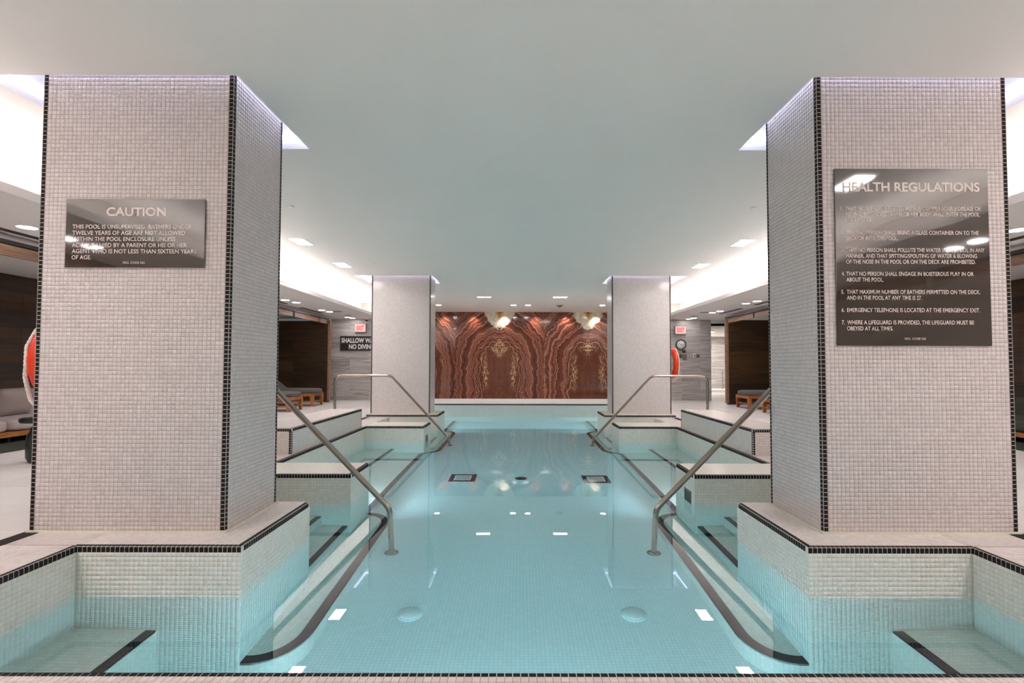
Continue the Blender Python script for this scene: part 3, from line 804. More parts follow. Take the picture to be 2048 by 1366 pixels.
# shallow water sign on the grey wall
Y2 = 16.28
xa, xb = px_x(682, Y2), px_x(768, Y2); za, zb_ = px_z(702, Y2), px_z(673, Y2)
sg = thing('warning_sign', 'black sign with white bold lettering about shallow water on the grey wall', 'sign', (xa, Y2, za))
mb = MB(); mb.box(xa, Y2 - 0.015, za, xb, Y2 + 0.018, zb_); mb.build('plate', M['blacksign'], sg)
text_mesh([('SHALLOW WATER', px_x(684.5, Y2), px_x(765.5, Y2), px_z(686, Y2), 0.150, 0.035), ('NO DIVING', px_x(699.5, Y2), px_x(750, Y2), px_z(698.5, Y2), 0.150, 0.035)], material='textwhite', parent=sg, to_world=lambda x, z: (x, Y2 - 0.017, z))
# exit signs
exit_face = mat('exit_face', rgb(150, 110, 106), 0.4, emit=lin((1, 0.80, 0.78)), strength=0.26)[0]
exit_red = mat('exit_red', rgb(140, 20, 20), 0.4, emit=lin((1.0, 0.30, 0.30)), strength=0.34)[0]
M['exit_face'] = exit_face; M['exit_red'] = exit_red
for u0, u1, v0, v1, lb in ((712, 733, 649, 664.5, 'illuminated red exit sign above the shallow water sign'), (1352, 1373, 652, 667, 'illuminated red exit sign above the round clock')):
    x0, x1, z0, z1 = px_x(u0, Y2), px_x(u1, Y2), px_z(v1, Y2), px_z(v0, Y2)
    sg = thing('exit_sign', lb, 'sign', (x0, Y2, z0), group='exit signs on the grey walls')
    mb = MB(); mb.rbox(x0 - 0.012, Y2 - 0.045, z0 - 0.015, x1 + 0.012, Y2 + 0.018, z1 + 0.012, 0.006, seg=1, smooth=False); mb.build('housing', M['midgrey'], sg)
    mb = MB(); mb.box(x0, Y2 - 0.049, z0, x1, Y2 - 0.044, z1); mb.build('face', M['exit_face'], sg)
    text_mesh([('EXIT', x0 + 0.05, x1 - 0.05, z0 + 0.055, 0.145, 0.03)], material='exit_red', parent=sg, to_world=lambda x, z: (x, Y2 - 0.051, z))
# marks on the end ledge
text_mesh([('SHALLOW WATER  NO DIVING', -1.3, 1.05, 14.30, 0.12, 0.01)], material='darkgrey', parent=ledge, to_world=lambda x, y: (x, y, 0.0515), name='lettering')

# ---------------------------------------------------------------- handrails
def fillet(pts, rad, n=7):
    pts = [Vector(p) for p in pts]; out = [pts[0]]
    for i in range(1, len(pts) - 1):
        a, b_, c_ = pts[i - 1], pts[i], pts[i + 1]
        d0 = (a - b_).normalized(); d1 = (c_ - b_).normalized(); ang = d0.angle(d1)
        L = min(rad / math.tan(ang / 2), (a - b_).length * 0.45, (c_ - b_).length * 0.45)
        p0, p1 = b_ + d0 * L, b_ + d1 * L
        for k in range(n + 1):
            tt = k / n; out.append(p0 * (1 - tt) ** 2 + b_ * 2 * tt * (1 - tt) + p1 * tt ** 2)
    out.append(pts[-1]); return out
for y, xb_, zb2, zt, xpost, r, fr, nm in ((5.0, 1.285, -0.275, 0.92, 3.45, 0.027, 0.13, 'near'), (10.3, 1.45, -0.345, 0.90, 3.74, 0.025, 0.24, 'far')):
    for sx in (-1, 1):
        lb = 'bent stainless steel handrail on the %s beside %s' % (NP[sx], 'the big pillar' if nm == 'near' else 'the far pillar')
        h = thing('handrail', lb, 'handrail', (sx * xpost, y, 0), group='stainless handrails at the pool stairs')
        slope_x = (zt - zb2) / (1.02 if nm == 'near' else 1.06)
        pts = [(sx * (xb_ - 0.02), y, ZF), (sx * xb_, y, zb2), (sx * (xb_ + slope_x), y, zt), (sx * xpost, y, zt), (sx * xpost, y, 0.0)]
        P = fillet(pts, 0.16)
        mb = MB(); mb.tube(P, r, 16); mb.build('rail', M['steel'], h)
        for px, pz in ((xb_ - 0.02, ZF), (xpost, 0.0)):
            mb = MB(); mb.lathe([(0.068, 0.0), (0.068, 0.006), (0.055, 0.014), (r + 0.004, 0.018)], (sx * px, y, pz), 28); mb.build('flange', M['steel'], h)

# ---------------------------------------------------------------- life rings
def life_ring(loc, sx, label):
    t_ = thing('life_ring', label, 'life ring', loc, group='orange life rings on the pillars')
    x, y, z = loc
    R, r = 0.295, 0.06
    mb = MB(); vs = []; fs = []; N, K = 48, 16
    for i in range(N):
        a = 2 * PI * i / N
        for k in range(K):
            b_ = 2 * PI * k / K; rr = R + r * math.cos(b_)
            vs.append((x + sx * 0.115 + r * 1.0 * math.sin(b_), y + rr * math.cos(a), z + rr * math.sin(a)))
    for i in range(N):
        for k in range(K):
            fs.append((i * K + k, i * K + (k + 1) % K, ((i + 1) % N) * K + (k + 1) % K, ((i + 1) % N) * K + k))
    mb.add(vs, fs, 0, True); mb.build('ring', M['orange'], t_)
    for a in (45, 135, 225, 315):
        a = math.radians(a); mb = MB(); P = []
        for k in range(13):
            b_ = 2 * PI * k / 12; rr = R + (r + 0.004) * math.cos(b_)
            P.append((x + sx * 0.115 + (r + 0.004) * math.sin(b_), y + rr * math.cos(a), z + rr * math.sin(a)))
        mb.tube(P, 0.011, 8); mb.build('band', M['orange'], t_)
    rope = [(x + sx * 0.03, y - 0.06, z + R + 0.02), (x + sx * 0.13, y - 0.20, z + R + 0.02), (x + sx * 0.15, y - 0.28, z + R - 0.08), (x + sx * 0.165, y - 0.33, z + 0.1),
            (x + sx * 0.17, y - 0.33, z - 0.12), (x + sx * 0.155, y - 0.30, z - 0.28), (x + sx * 0.11, y - 0.24, z - 0.38), (x + sx * 0.04, y - 0.12, z - 0.43), (x + sx * 0.02, y + 0.05, z - 0.40)]
    P = fillet(rope, 0.09, 4); P2 = [P[0]]
    for a, b_ in zip(P[:-1], P[1:]):
        n = max(1, int((b_ - a).length / 0.012))
        for k in range(1, n + 1): P2.append(a.lerp(b_, k / n))
    mb = MB()
    for ph in (0, 2 * PI / 3, 4 * PI / 3):
        Q = []
        for i, p in enumerate(P2):
            a = i * 0.9 + ph; Q.append(p + Vector((math.cos(a) * 0.006, math.sin(a) * 0.006, math.sin(a + 1) * 0.003)))
        mb.tube(Q, 0.0085, 6)
    mb.build('rope', M['rope'], t_)
    mb = MB(); mb.tube([(x - sx * 0.0, y, z + R - 0.075), (x + sx * 0.14, y, z + R - 0.075), (x + sx * 0.15, y, z + R - 0.03)], 0.008, 8); mb.build('hook', M['steel'], t_)
life_ring((-XQ - 0.004, 3.90, 1.145), -1, 'orange life ring with white rope hung on the outer side of the big left pillar')
life_ring((XQ + 0.004, 11.58, 1.17), 1, 'orange life ring with white rope hung on the far right pillar')

# ---------------------------------------------------------------- lamps
place = {0: 'left', 1: 'right'}
def troffer(x, y, wx, wy, label, group, z=ZC):
    t_ = thing('ceiling_light', label, 'ceiling light', (x, y, z), group=group)
    mb = MB(); f = 0.012
    mb.box(x - wx / 2 - f, y - wy / 2 - f, z - 0.006, x + wx / 2 + f, y - wy / 2, z + 0.001); mb.box(x - wx / 2 - f, y + wy / 2, z - 0.006, x + wx / 2 + f, y + wy / 2 + f, z + 0.001)
    mb.box(x - wx / 2 - f, y - wy / 2, z - 0.006, x - wx / 2, y + wy / 2, z + 0.001); mb.box(x + wx / 2, y - wy / 2, z - 0.006, x + wx / 2 + f, y + wy / 2, z + 0.001)
    mb.build('frame', M['white'], t_)
    mb = MB(); mb.box(x - wx / 2, y - wy / 2, z - 0.003, x + wx / 2, y + wy / 2, z + 0.001); mb.build('diffuser', M['troffer'], t_)
for sx in (-1, 1):
    for y, w_ in ((8.12, 'nearer'), (10.03, 'farther')):
        troffer(sx * 3.53, y, 0.21, 0.42, '%s of the two bright rectangular ceiling lights on the %s' % (w_, NP[sx]), 'rectangular lights in the white ceiling')
    for y in (1.45, -0.45, -2.35):  # rearmost pair is unseen, added to brighten the pillar fronts
        troffer(sx * 3.53, y, 0.21, 0.42, 'rectangular ceiling light over the front deck on the %s, %s' % (NP[sx], {1.45: 'nearest the pool', -0.45: 'the middle one', -2.35: 'farthest from the pool, added to light the pillars'}[y]), 'rectangular lights in the white ceiling')
for x, w_ in ((-1.065, 'left'), (1.135, 'right')):
    troffer(x, 14.75, 0.38, 0.16, 'thin rectangular ceiling light in front of the onyx wall, %s one' % w_, 'thin lights near the onyx wall')
M['lamp_dim'] = mat('lamp_dim', (1, 1, 1, 1), 0.5, emit=WARM, strength=L_DOWN * 0.28)[0]
def downlight(x, y, z, r, label, group, lens='lamp_warm'):
    t_ = thing('downlight', label, 'downlight', (x, y, z), group=group)
    mb = MB(); mb.lathe([(r + 0.012, 0.001), (r + 0.012, -0.005), (r, -0.006), (r, 0.001)], (x, y, z), 28); mb.build('bezel', M['white'], t_)
    mb = MB(); mb.lathe([(r, 0.0005), (r, -0.003), (0.0, -0.004)], (x, y, z), 28); mb.build('lens', M[lens], t_)
for x, w_ in ((-2.70, 'leftmost'), (-0.24, 'second from left'), (0.237, 'third from left'), (2.68, 'rightmost')):
    downlight(x, 16.75, ZC, 0.085, 'round downlight before the onyx wall, %s of the four' % w_, 'round downlights before the onyx wall')
pairs = [(15.7, 16.0), (13.64, 14.05), (11.5, 11.95), (9.35, 9.8), (7.25, 7.7), (4.95, 5.4), (2.8, 3.2), (0.6, 1.0)]
for sx in (-1, 1):
    for i, (ya, yb) in enumerate(pairs):
        for j, y in enumerate((ya, yb)):
            downlight(sx * (5.30 + (0.02 if j == 0 else -0.03)), y, ZS, 0.085, 'round downlight in the %s lowered ceiling, %s of pair %s the grey wall' % (NP[sx], 'nearer one' if j == 0 else 'farther one', ('first', 'second', 'third', 'fourth', 'fifth', 'sixth', 'seventh', 'eighth')[i] + ' from'), 'paired downlights in the lowered ceilings', 'lamp_dim' if i == 0 else 'lamp_warm')
    # cove light strip lying in the trough
    mb = MB(); mb.box(sx * 4.47, -4.0, ZS + 0.052, sx * 4.53, 16.1, ZS + 0.075)
    tag(mb.build('light_strip', M['cove']), 'glowing light strip hidden in the %s ceiling cove' % NP[sx], 'light strip', group='light strips in the ceiling coves')
    for y0, y1, w_ in ((3.448, 4.60, 'big'), (11.248, 12.30, 'far')):
        t_ = thing('well_light', 'bluish light strip in the ceiling well around the %s %s pillar' % (w_, NP[sx]), 'light strip', (sx * 2.8, y1, ZC + 0.1), group='bluish lights in the ceiling wells')
        mb = MB()
        ya = y0 - 0.033
        mb.box(sx * (XS0 + 0.002), y1 - 0.03, ZC + 0.09, sx * (XS1 - 0.002), y1 - 0.002, ZC + 0.12); mb.build('rear_strip', M['slotlamp'], t_)
        mb = MB(); mb.box(sx * (XS1 - 0.03), y0 + 0.01, ZC + 0.09, sx * (XS1 - 0.002), y1 - 0.04, ZC + 0.12); mb.build('side_strip', M['slotlamp'], t_)
        mb = MB(); mb.box(sx * (XS0 + 0.02), ya + 0.001, ZC + 0.12, sx * (XS1 - 0.04), ya + 0.010, ZC + 0.15); mb.build('front_strip', M['slotlamp2'], t_)
        mb = MB(); mb.box(sx * (XS0 + 0.001), ya + 0.02, ZC + 0.12, sx * (XS0 + 0.010), y1 - 0.04, ZC + 0.15); mb.build('inner_strip', M['slotlamp2'], t_)
# spotlights washing the onyx
for i, x in enumerate((-2.80, -1.72, -0.60, 0.55, 1.66, 2.78)):
    t_ = thing('wall_washer', 'small recessed spotlight above the onyx wall, number %s from the left' % ('one', 'two', 'three', 'four', 'five', 'six')[i], 'spotlight', (x, 18.72, ZC), group='spotlights washing the onyx wall')
    mb = MB(); mb.lathe([(0.05, 0.001), (0.05, -0.006), (0.038, -0.006), (0.03, -0.002), (0.0, -0.002)], (x, 18.72, ZC), 16); mb.build('bezel', M['white'], t_)
    ld = bpy.data.lights.new('spot', 'SPOT'); ld.energy = L_SPOT; ld.spot_size = math.radians(80); ld.spot_blend = 0.9; ld.color = (1.0, 0.86, 0.80); ld.shadow_soft_size = 0.03
    lo = bpy.data.objects.new('lamp', ld); COL.objects.link(lo); lo.location = (x, 18.70, ZC - 0.02); lo.rotation_euler = (math.radians(20), 0, 0)
    lo.parent = t_; lo.matrix_parent_inverse = Matrix.Translation(-t_.location)
# passage lamps; the broad one is added to brighten the passage
troffer(7.3, 21.9, 0.9, 0.3, 'broad fill light added at the end of the passage behind the right wall', 'thin lights near the onyx wall', z=2.38)
troffer(7.15, 19.3, 0.4, 0.06, 'thin light in the ceiling of the passage behind the right wall', 'thin lights near the onyx wall', z=2.38)

# underwater lights
def pool_light(x, y, z, face, label, m='poollamp'):
    t_ = thing('pool_light', label, 'pool light', (x, y, z), group='round underwater lights')
    ax = 'y' if face[1] else 'x'; sgn = face[1] or face[0]
    mb = MB(); mb.lathe([(0.10, 0.0), (0.10, sgn * 0.012), (0.085, sgn * 0.02), (0.08, sgn * 0.01)], (x, y, z), 28, ax); mb.build('ring', M['steel'], t_)
    mb = MB(); mb.lathe([(0.08, sgn * 0.008), (0.05, sgn * 0.02), (0.0, sgn * 0.024)], (x, y, z), 28, ax); mb.build('lens', M[m], t_)
pool_light(-2.0, YM1, -1.02, (0, 1), 'bright underwater light behind the low block at the left stair', 'poollamp2')
pool_light(2.0, YM1, -1.02, (0, 1), 'underwater light behind the low block at the right stair')
for sx in (-1, 1):
    pool_light(sx * 0.45, YF + 0.002, -1.12, (0, 1), 'added underwater fill light in the front pool wall just %s of the middle' % NP[sx])  # unseen lamps added to brighten the pool and the ceiling above
    pool_light(sx * 2.05, YF1, -0.66, (0, 1), 'added underwater fill light behind the far %s plinth' % NP[sx])  # unseen lamps added to light the end wall

# ---------------------------------------------------------------- pool fittings
def skimmer(x, y, z, sx, label):
    t_ = thing('skimmer', label, 'skimmer', (x, y, z), group='skimmer openings in the pool blocks')
    w, h = 0.11, 0.085; x0 = x - sx * 0.004
    mb = MB()
    for (a, b_, c_, d_) in ((-w, -h, w, -h + 0.02), (-w, h - 0.02, w, h), (-w, -h, -w + 0.02, h), (w - 0.02, -h, w, h)):
        mb.box(x0, y + a, z + b_, x + sx * 0.004, y + c_, z + d_)
    mb.build('frame', M['midgrey'], t_)
    mb = MB(); mb.box(x - sx * 0.0015, y - w + 0.02, z - h + 0.02, x + sx * 0.003, y + w - 0.02, z + h - 0.02); mb.build('flap', M['darkgrey'], t_)
skimmer(XP + 0.003, 5.46, -0.275, 1, 'small grey skimmer opening at the waterline of the right low block')
skimmer(-(XP + 0.02), 9.6, -0.27, -1, 'small grey skimmer opening at the waterline of the far left block')
for x, lb in ((-0.87, 'left'), (0.84, 'right')):
    t_ = thing('floor_drain', 'round white drain cover near the front of the pool floor, %s one' % lb, 'drain', (x, 3.97, ZF), group='round drain covers on the pool floor')
    mb = MB(); mb.lathe([(0.075, 0.0), (0.075, 0.008), (0.062, 0.016), (0.0, 0.018)], (x, 3.97, ZF), 32); mb.build('cover', M['white'], t_)
    mb = MB(); mb.lathe([(0.10, 0.0), (0.10, 0.003), (0.076, 0.003)], (x, 3.97, ZF), 32); mb.build('collar', M['mos_floor'], t_)
mb = MB(); mb.lathe([(0.09, 0.0), (0.09, 0.006), (0.0, 0.01)], (-0.01, 7.66, ZF), 32)
tag(mb.build('floor_inlet', M['darkgrey']), 'small dark round fitting in the middle of the pool floor', 'drain')
navy = speckle('navy_tile', rgb(24, 36, 48), 0.3)
M['navy'] = navy
for x0, x1, y0, y1, lb in ((-1.07, -0.68, 7.47, 7.90, 'left'), (0.90, 1.29, 7.40, 7.83, 'right')):
    t_ = thing('main_drain', 'square pool drain with dark border on the %s of the pool floor' % lb, 'drain', ((x0 + x1) / 2, y0, ZF), group='square drains on the pool floor')
    mb = MB(); mb.box(x0, y0, ZF, x1, y1, ZF + 0.006); mb.build('border', M['navy'], t_)
    mb = MB(); mb.box(x0 + 0.07, y0 + 0.08, ZF + 0.006, x1 - 0.07, y1 - 0.08, ZF + 0.02); mb.build('grate', M['white'], t_)
    mb = MB()
    for k in range(7): mb.box(x0 + 0.09, y0 + 0.10 + k * 0.036, ZF + 0.02, x1 - 0.09, y0 + 0.112 + k * 0.036, ZF + 0.023)
    mb.build('slot', M['midgrey'], t_)

# ---------------------------------------------------------------- wall and ceiling fittings
cx, cz = px_x(1363.5, Y2), px_z(688.5, Y2)
t_ = thing('wall_clock', 'round white clock with black rim on the grey wall', 'clock', (cx, Y2, cz))
mb = MB(); mb.lathe([(0.168, 0.015), (0.168, -0.03), (0.155, -0.038), (0.143, -0.03), (0.143, -0.015)], (cx, Y2, cz), 40, 'y'); mb.build('rim', M['darkgrey'], t_)
mb = MB(); mb.lathe([(0.145, 0.0), (0.145, -0.018), (0.0, -0.0185)], (cx, Y2, cz), 40, 'y'); mb.build('dial', M['white'], t_)
mb = MB()
for k in range(12):
    a = k * PI / 6; r0, r1 = 0.118, 0.135; dx, dz = math.sin(a), math.cos(a); px, pz = -dz * 0.003, dx * 0.003
    mb.add([(cx + dx * r0 + px, Y2 - 0.02, cz + dz * r0 + pz), (cx + dx * r0 - px, Y2 - 0.02, cz + dz * r0 - pz), (cx + dx * r1 - px, Y2 - 0.02, cz + dz * r1 - pz), (cx + dx * r1 + px, Y2 - 0.02, cz + dz * r1 + pz)], [(0, 1, 2, 3)])
mb.build('hour_marks', M['darkgrey'], t_)
for a, L, w_ in ((math.radians(-62), 0.08, 0.006), (math.radians(92), 0.11, 0.004)):
    dx, dz = math.sin(a), math.cos(a); px, pz = -dz * w_, dx * w_; mb = MB()
    vs = []
    for yy in (Y2 - 0.026, Y2 - 0.022):
        vs += [(cx - dx * 0.02 + px, yy, cz - dz * 0.02 + pz), (cx - dx * 0.02 - px, yy, cz - dz * 0.02 - pz), (cx + dx * L - px / 2, yy, cz + dz * L - pz / 2), (cx + dx * L + px / 2, yy, cz + dz * L + pz / 2)]
    mb.add(vs, [(0, 1, 2, 3), (7, 6, 5, 4), (0, 4, 5, 1), (1, 5, 6, 2), (2, 6, 7, 3), (3, 7, 4, 0)]); mb.build('hand', M['darkgrey'], t_)
def plate(u0, u1, v0, v1, name, label, cat, m1, m2=None, group='small plates on the grey wall under the clock'):
    x0, x1, z0, z1 = px_x(u0, Y2), px_x(u1, Y2), px_z(v1, Y2), px_z(v0, Y2)
    t_ = thing(name, label, cat, (x0, Y2, z0), group=group)
    mb = MB(); mb.rbox(x0, Y2 - 0.012, z0, x1, Y2 + 0.018, z1, 0.004, seg=1, smooth=False); mb.build('plate', M[m1], t_)
    if m2:
        a, c_ = (x1 - x0) * 0.25, (z1 - z0) * 0.25
        mb = MB(); mb.box(x0 + a, Y2 - 0.02, z0 + c_, x1 - a, Y2 - 0.011, z1 - c_); mb.build('button', M[m2], t_)
plate(1366.5, 1373, 700, 704.5, 'wall_plate', 'small dark plate right under the clock', 'wall plate', 'darkgrey')
plate(1360.5, 1364.8, 708, 715, 'wall_plate', 'narrow dark plate lowest left under the clock', 'wall plate', 'darkgrey', 'midgrey')
plate(1367, 1375, 708, 719.5, 'notice_plate', 'brown notice plate to the lower right under the clock', 'wall plate', 'midgrey')
plate(1388, 1393, 706.5, 715, 'call_station', 'white call button box on the grey wall right of the clock', 'switch', 'white', 'midgrey')
plate(1394.5, 1400.5, 708, 714, 'thermostat', 'small grey thermostat beside the white call button box', 'thermostat', 'midgrey', 'darkgrey')
def disc(x, y, z, r, name, label, cat, m, h=0.01, group=None):
    mb = MB(); mb.lathe([(r, 0.001), (r, -h * 0.5), (r * 0.8, -h), (0.0, -h * 1.1)], (x, y, z), 24)
    return tag(mb.build(name, M[m]), label, cat, group)
for sx in (-1, 1):
    disc(sx * 5.03, 14.0, ZS, 0.13, 'ceiling_speaker', 'dark round speaker grille in the %s lowered ceiling, nearer one' % NP[sx], 'speaker', 'midgrey', 0.006, 'round speakers in the lowered ceilings')
    disc(sx * 5.12, 15.1, ZS, 0.11, 'ceiling_speaker', 'dark round speaker grille in the %s lowered ceiling, farther one' % NP[sx], 'speaker', 'midgrey', 0.006, 'round speakers in the lowered ceilings')
    disc(sx * 2.88, 6.3, ZC, 0.04, 'sprinkler_cap', 'small white sprinkler cap in the ceiling behind the big %s pillar' % NP[sx], 'sprinkler', 'white', 0.012, 'sprinkler caps in the ceiling')
    disc(sx * 2.85, 9.9, ZC, 0.04, 'sprinkler_cap', 'small white sprinkler cap in the ceiling before the far %s pillar' % NP[sx], 'sprinkler', 'white', 0.012, 'sprinkler caps in the ceiling')
mb = MB(); mb.lathe([(0.11, 0.001), (0.11, -0.012), (0.09, -0.03), (0.05, -0.05), (0.03, -0.07), (0.0, -0.075)], (px_x(1120.5, 16.8), 16.8, ZC), 24)
tag(mb.build('smoke_detector', M['midgrey']), 'grey cone shaped detector on the ceiling before the onyx wall', 'detector')
t_ = thing('security_camera', 'small black dome camera high on the grey wall', 'camera', (px_x(734, 16.1), 16.1, ZS))
mb = MB(); mb.lathe([(0.06, 0.001), (0.06, -0.03), (0.05, -0.035)], (px_x(734, 16.1), 16.1, ZS), 20); mb.build('mount', M['white'], t_)
mb = MB(); mb.lathe([(0.048, -0.03), (0.044, -0.06), (0.025, -0.085), (0.0, -0.092)], (px_x(734, 16.1), 16.1, ZS), 20); mb.build('dome', M['darkgrey'], t_)
for sx in (-1, 1):
    y = -3.5; n_ = 0
    t_ = thing('slot_diffuser', 'dark linear air slot in the ceiling along the %s niches' % NP[sx], 'air vent', (sx * 5.6, 5, ZS))
    for y0, y1 in ((3.0, 7.4), (10.2, 12.2), (13.0, 14.4)):
        mb = MB(); mb.box(sx * 5.56, y0, ZS - 0.006, sx * 5.66, y1, ZS - 0.0005); mb.build('slot', M['darkgrey'], t_)
# grab rail in the passage
gx = px_x(1446.5, 21.6)
t_ = thing('grab_rail', 'thin steel grab rail on the white ledge in the passage', 'grab rail', (gx, 21.6, 0.105))
mb = MB(); mb.tube(fillet([(gx, 21.6, 0.105), (gx, 21.6, 0.93), (gx + 0.5, 21.6, 0.93), (gx + 0.5, 21.6, 0.105)], 0.12), 0.02, 10); mb.build('rail', M['steel'], t_)
mb = MB(); mb.tube([(gx, 21.6, 0.32), (gx + 0.5, 21.6, 0.32)], 0.014, 8); mb.build('crossbar', M['steel'], t_)

# ---------------------------------------------------------------- furniture
def cushion(x0, y0, z0, x1, y1, z1, puff=0.03, r=0.05):
    bm = bmesh.new(); bmesh.ops.create_cube(bm, size=1); bmesh.ops.subdivide_edges(bm, edges=bm.edges[:], cuts=7, use_grid_fill=True)
    mb = MB(); vs = []
    for v in bm.verts:
        a, b_, c_ = v.co * 2
        k = lambda p, q: (1 - min(1, abs(p)) ** 6) * (1 - min(1, abs(q)) ** 6)
        sc = Vector(((x1 - x0) / 2, (y1 - y0) / 2, (z1 - z0) / 2))
        # superellipsoid rounding
        n4 = (abs(a) ** 8 + abs(b_) ** 8 + abs(c_) ** 8) ** (1 / 8)
        l = 1.0 / n4 if n4 > 0 else 1
        m8 = max(abs(a), abs(b_), abs(c_)); f = l * m8
        vs.append(((x0 + x1) / 2 + a * f * sc.x, (y0 + y1) / 2 + b_ * f * sc.y, (z0 + z1) / 2 + c_ * f * (sc.z + puff * (1 - a * a) * (1 - b_ * b_))))
    mb.add(vs, [[v.index for v in f.verts] for f in bm.faces], 0, True); bm.free(); return mb
def sofa(sx, fab, wood_m, label, y0=5.9, y1=8.6, xf=7.15):
    xb2 = 8.2
    s_ = thing('sofa', label, 'sofa', (sx * (xf + 0.5), (y0 + y1) / 2, 0))
    mb = MB(); mb.box(sx * xf, y0, 0.095, sx * xb2, y1, 0.16); mb.build('frame', M['wood_orange_y'], s_)
    for yy in (y0 + 0.12, (y0 + y1) / 2, y1 - 0.12):
        for xx in (xf + 0.08, xb2 - 0.1):
            mb = MB(); mb.lathe([(0.018, 0.0), (0.03, 0.09)], (sx * xx, yy, 0.012), 10); mb.build('leg', M['darkgrey'], s_)
    mid = (y0 + y1) / 2
    for a, c_ in ((y0, mid), (mid, y1)):
        cushion(min(sx * (xf + 0.01), sx * (xb2 - 0.15)), a + 0.005, 0.16, max(sx * (xf + 0.01), sx * (xb2 - 0.15)), c_ - 0.005, 0.335, 0.01).build('seat', fab, s_)
    cushion(min(sx * (xb2 - 0.28), sx * xb2), y0, 0.28, max(sx * (xb2 - 0.28), sx * xb2), y1, 0.62, 0.0).build('backrest', fab, s_)
    return s_
so = sofa(-1, M['fab_light'], 'x', 'low light grey sofa with teak frame in the left niche')
def pillow(x, y, z, w, h, th, rz, rx, m, label):
    o = cushion(-th / 2, -w / 2, -h / 2, th / 2, w / 2, h / 2, 0.0).build('throw_pillow', m)
    for v in o.data.vertices:
        e = max(0, (abs(v.co.y) / (w / 2)) ** 3, (abs(v.co.z) / (h / 2)) ** 3); v.co.x *= (1.15 - 0.75 * min(1, e))
    o.location = (x, y, z); o.rotation_euler = (0, rx, rz); tag(o, label, 'pillow', 'pillows on the sofa'); return o
pillow(-7.66, 7.75, 0.545, 0.62, 0.42, 0.2, 0.1, 0.25, M['fab_grey'], 'grey pillow leaning on the left sofa back, fully visible one')
pillow(-7.42, 6.75, 0.59, 0.52, 0.52, 0.2, -0.5, 0.35, M['fab_grey'], 'grey pillow standing on its corner beside the big left pillar')
sofa(1, M['fab_olive'], 'x', 'dark olive upholstered sofa with brown frame in the right niche')
tb = thing('side_table', 'dark green round side table with bulging base beside the left sofa', 'side table', (-5.50, 5.92, 0))
mb = MB(); mb.lathe([(0.205, 0.0), (0.215, 0.012), (0.215, 0.04), (0.205, 0.05), (0.0, 0.05)], (-5.50, 5.92, 0.455), 40); mb.build('tabletop', M['table'], tb)
mb = MB(); mb.lathe([(0.09, 0.0), (0.13, 0.012), (0.152, 0.06), (0.155, 0.2), (0.145, 0.30), (0.11, 0.39), (0.075, 0.45), (0.07, 0.458)], (-5.50, 5.92, 0.0), 40); mb.build('base', M['table'], tb)

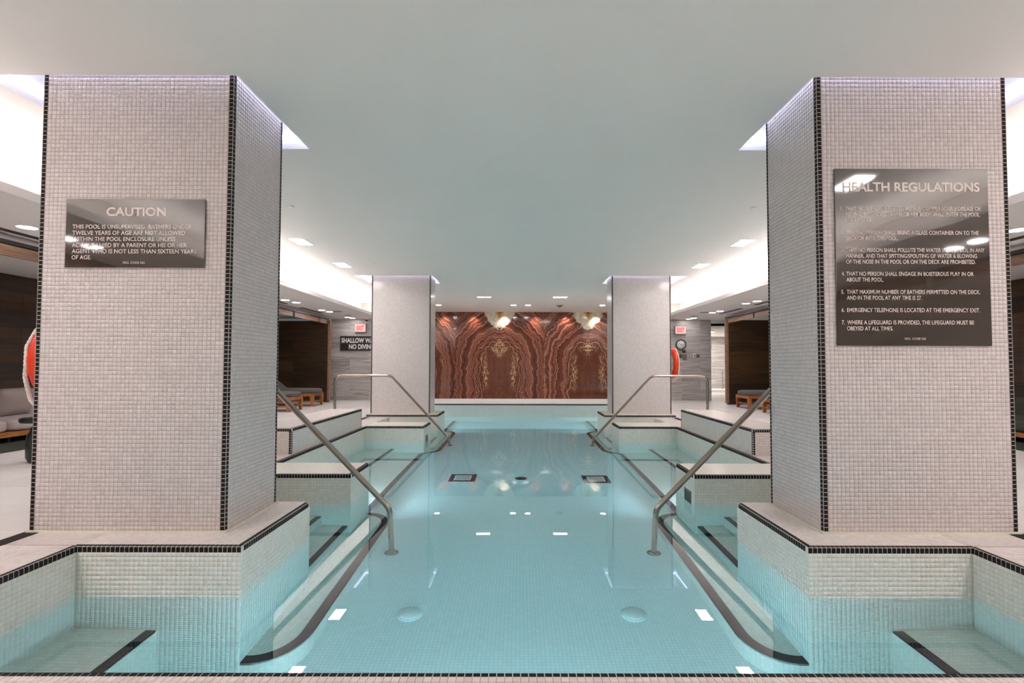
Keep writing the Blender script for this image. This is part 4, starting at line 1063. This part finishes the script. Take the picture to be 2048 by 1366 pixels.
def lounger(sx, xf, y0, y1, label):
    """foot end at x=xf towards the pool, body runs outwards into the niche"""
    L = 1.75; c_ = thing('lounger', label, 'lounger', (sx * (xf + 0.8), (y0 + y1) / 2, 0), group='teak loungers along the niches')
    X = lambda d: sx * (xf + d)
    for yy, s1 in ((y0 + 0.035, 1), (y1 - 0.035, -1)):
        mb = MB(); mb.box(X(0.02), yy - 0.02, 0.27, X(L), yy + 0.02, 0.35); mb.build('side_rail', M['wood_orange'], c_)
        for d in (0.05, L - 0.15):
            mb = MB()
            w0, w1 = 0.030, 0.045
            vs = [(X(d - w0), yy - w0, 0), (X(d + w0), yy - w0, 0), (X(d + w0), yy + w0, 0), (X(d - w0), yy + w0, 0), (X(d - w1), yy - w1, 0.3), (X(d + w1), yy - w1, 0.3), (X(d + w1), yy + w1, 0.3), (X(d - w1), yy + w1, 0.3)]
            mb.add(vs, [(0, 3, 2, 1), (4, 5, 6, 7), (0, 1, 5, 4), (1, 2, 6, 5), (2, 3, 7, 6), (3, 0, 4, 7)]); mb.build('leg', M['wood_orange'], c_)
        mb = MB(); mb.box(X(0.07), yy - 0.018, 0.11, X(L - 0.17), yy + 0.018, 0.15); mb.build('stretcher', M['wood_orange'], c_)
    mb = MB(); mb.box(X(0.0), y0 + 0.02, 0.27, X(0.045), y1 - 0.02, 0.35); mb.build('end_rail', M['wood_orange'], c_)
    mb = MB(); mb.box(X(0.03), y0 + 0.05, 0.11, X(0.07), y1 - 0.05, 0.15); mb.build('end_stretcher', M['wood_orange'], c_)
    # cushion with rounded foot end
    ym = (y0 + y1) / 2; hw = (y1 - y0) / 2 + 0.02; rows = []
    outline = [(0.62 + 0.68 * math.cos(a), hw * math.sin(a)) for a in [PI / 2 + PI * k / 16 for k in range(17)]]
    outline = [(-0.06 + (1 - abs(math.cos(PI / 2 + PI * k / 16)) ** 1.0) * 0.45, hw * math.copysign(abs(math.sin(PI / 2 + PI * k / 16)) ** 0.8, math.sin(PI / 2 + PI * k / 16))) for k in range(17)]
    outline += [(1.1, -hw), (1.1, hw)]
    mb = MB(); N = len(outline); vs = []
    lev = [(0.352, 0.96), (0.37, 1.0), (0.43, 1.0), (0.455, 0.97), (0.468, 0.86), (0.472, 0.5)]
    for z, k in lev:
        for (d, w_) in outline: vs.append((X(0.5 + (d - 0.5) * k), ym + w_ * k, z))
    fs = []
    for i in range(len(lev) - 1):
        for k in range(N): fs.append((i * N + k, i * N + (k + 1) % N, (i + 1) * N + (k + 1) % N, (i + 1) * N + k))
    fs += [tuple(range(N - 1, -1, -1)), tuple(range((len(lev) - 1) * N, len(lev) * N))]
    mb.add(vs, fs, 0, True); mb.build('seat_cushion', M['fab_dark'], c_)
    mb = MB(); a0, a1 = 1.08, 1.62; th = 0.11; h = 0.42
    vs = [(X(a0), y0, 0.36), (X(a0), y1, 0.36), (X(a1), y1, 0.36 + h), (X(a1), y0, 0.36 + h), (X(a0 - 0.06), y0, 0.36 + th), (X(a0 - 0.06), y1, 0.36 + th), (X(a1 - 0.07), y1, 0.36 + h + th), (X(a1 - 0.07), y0, 0.36 + h + th)]
    mb.add(vs, [(0, 1, 2, 3), (7, 6, 5, 4), (0, 4, 5, 1), (1, 5, 6, 2), (2, 6, 7, 3), (3, 7, 4, 0)]); mb.build('backrest', M['fab_dark'], c_)
lounger(-1, 5.40, 12.0, 12.74, 'teak lounger with slate cushion on the left, the nearer one')
lounger(-1, 5.50, 13.62, 14.33, 'teak lounger with slate cushion on the left, nearest the grey wall')
lounger(1, 5.76, 13.0, 13.76, 'teak lounger with slate cushion on the right, the farther one')
lounger(1, 5.72, 11.45, 12.2, 'teak lounger with slate cushion on the right, nearer one partly behind the handrail')
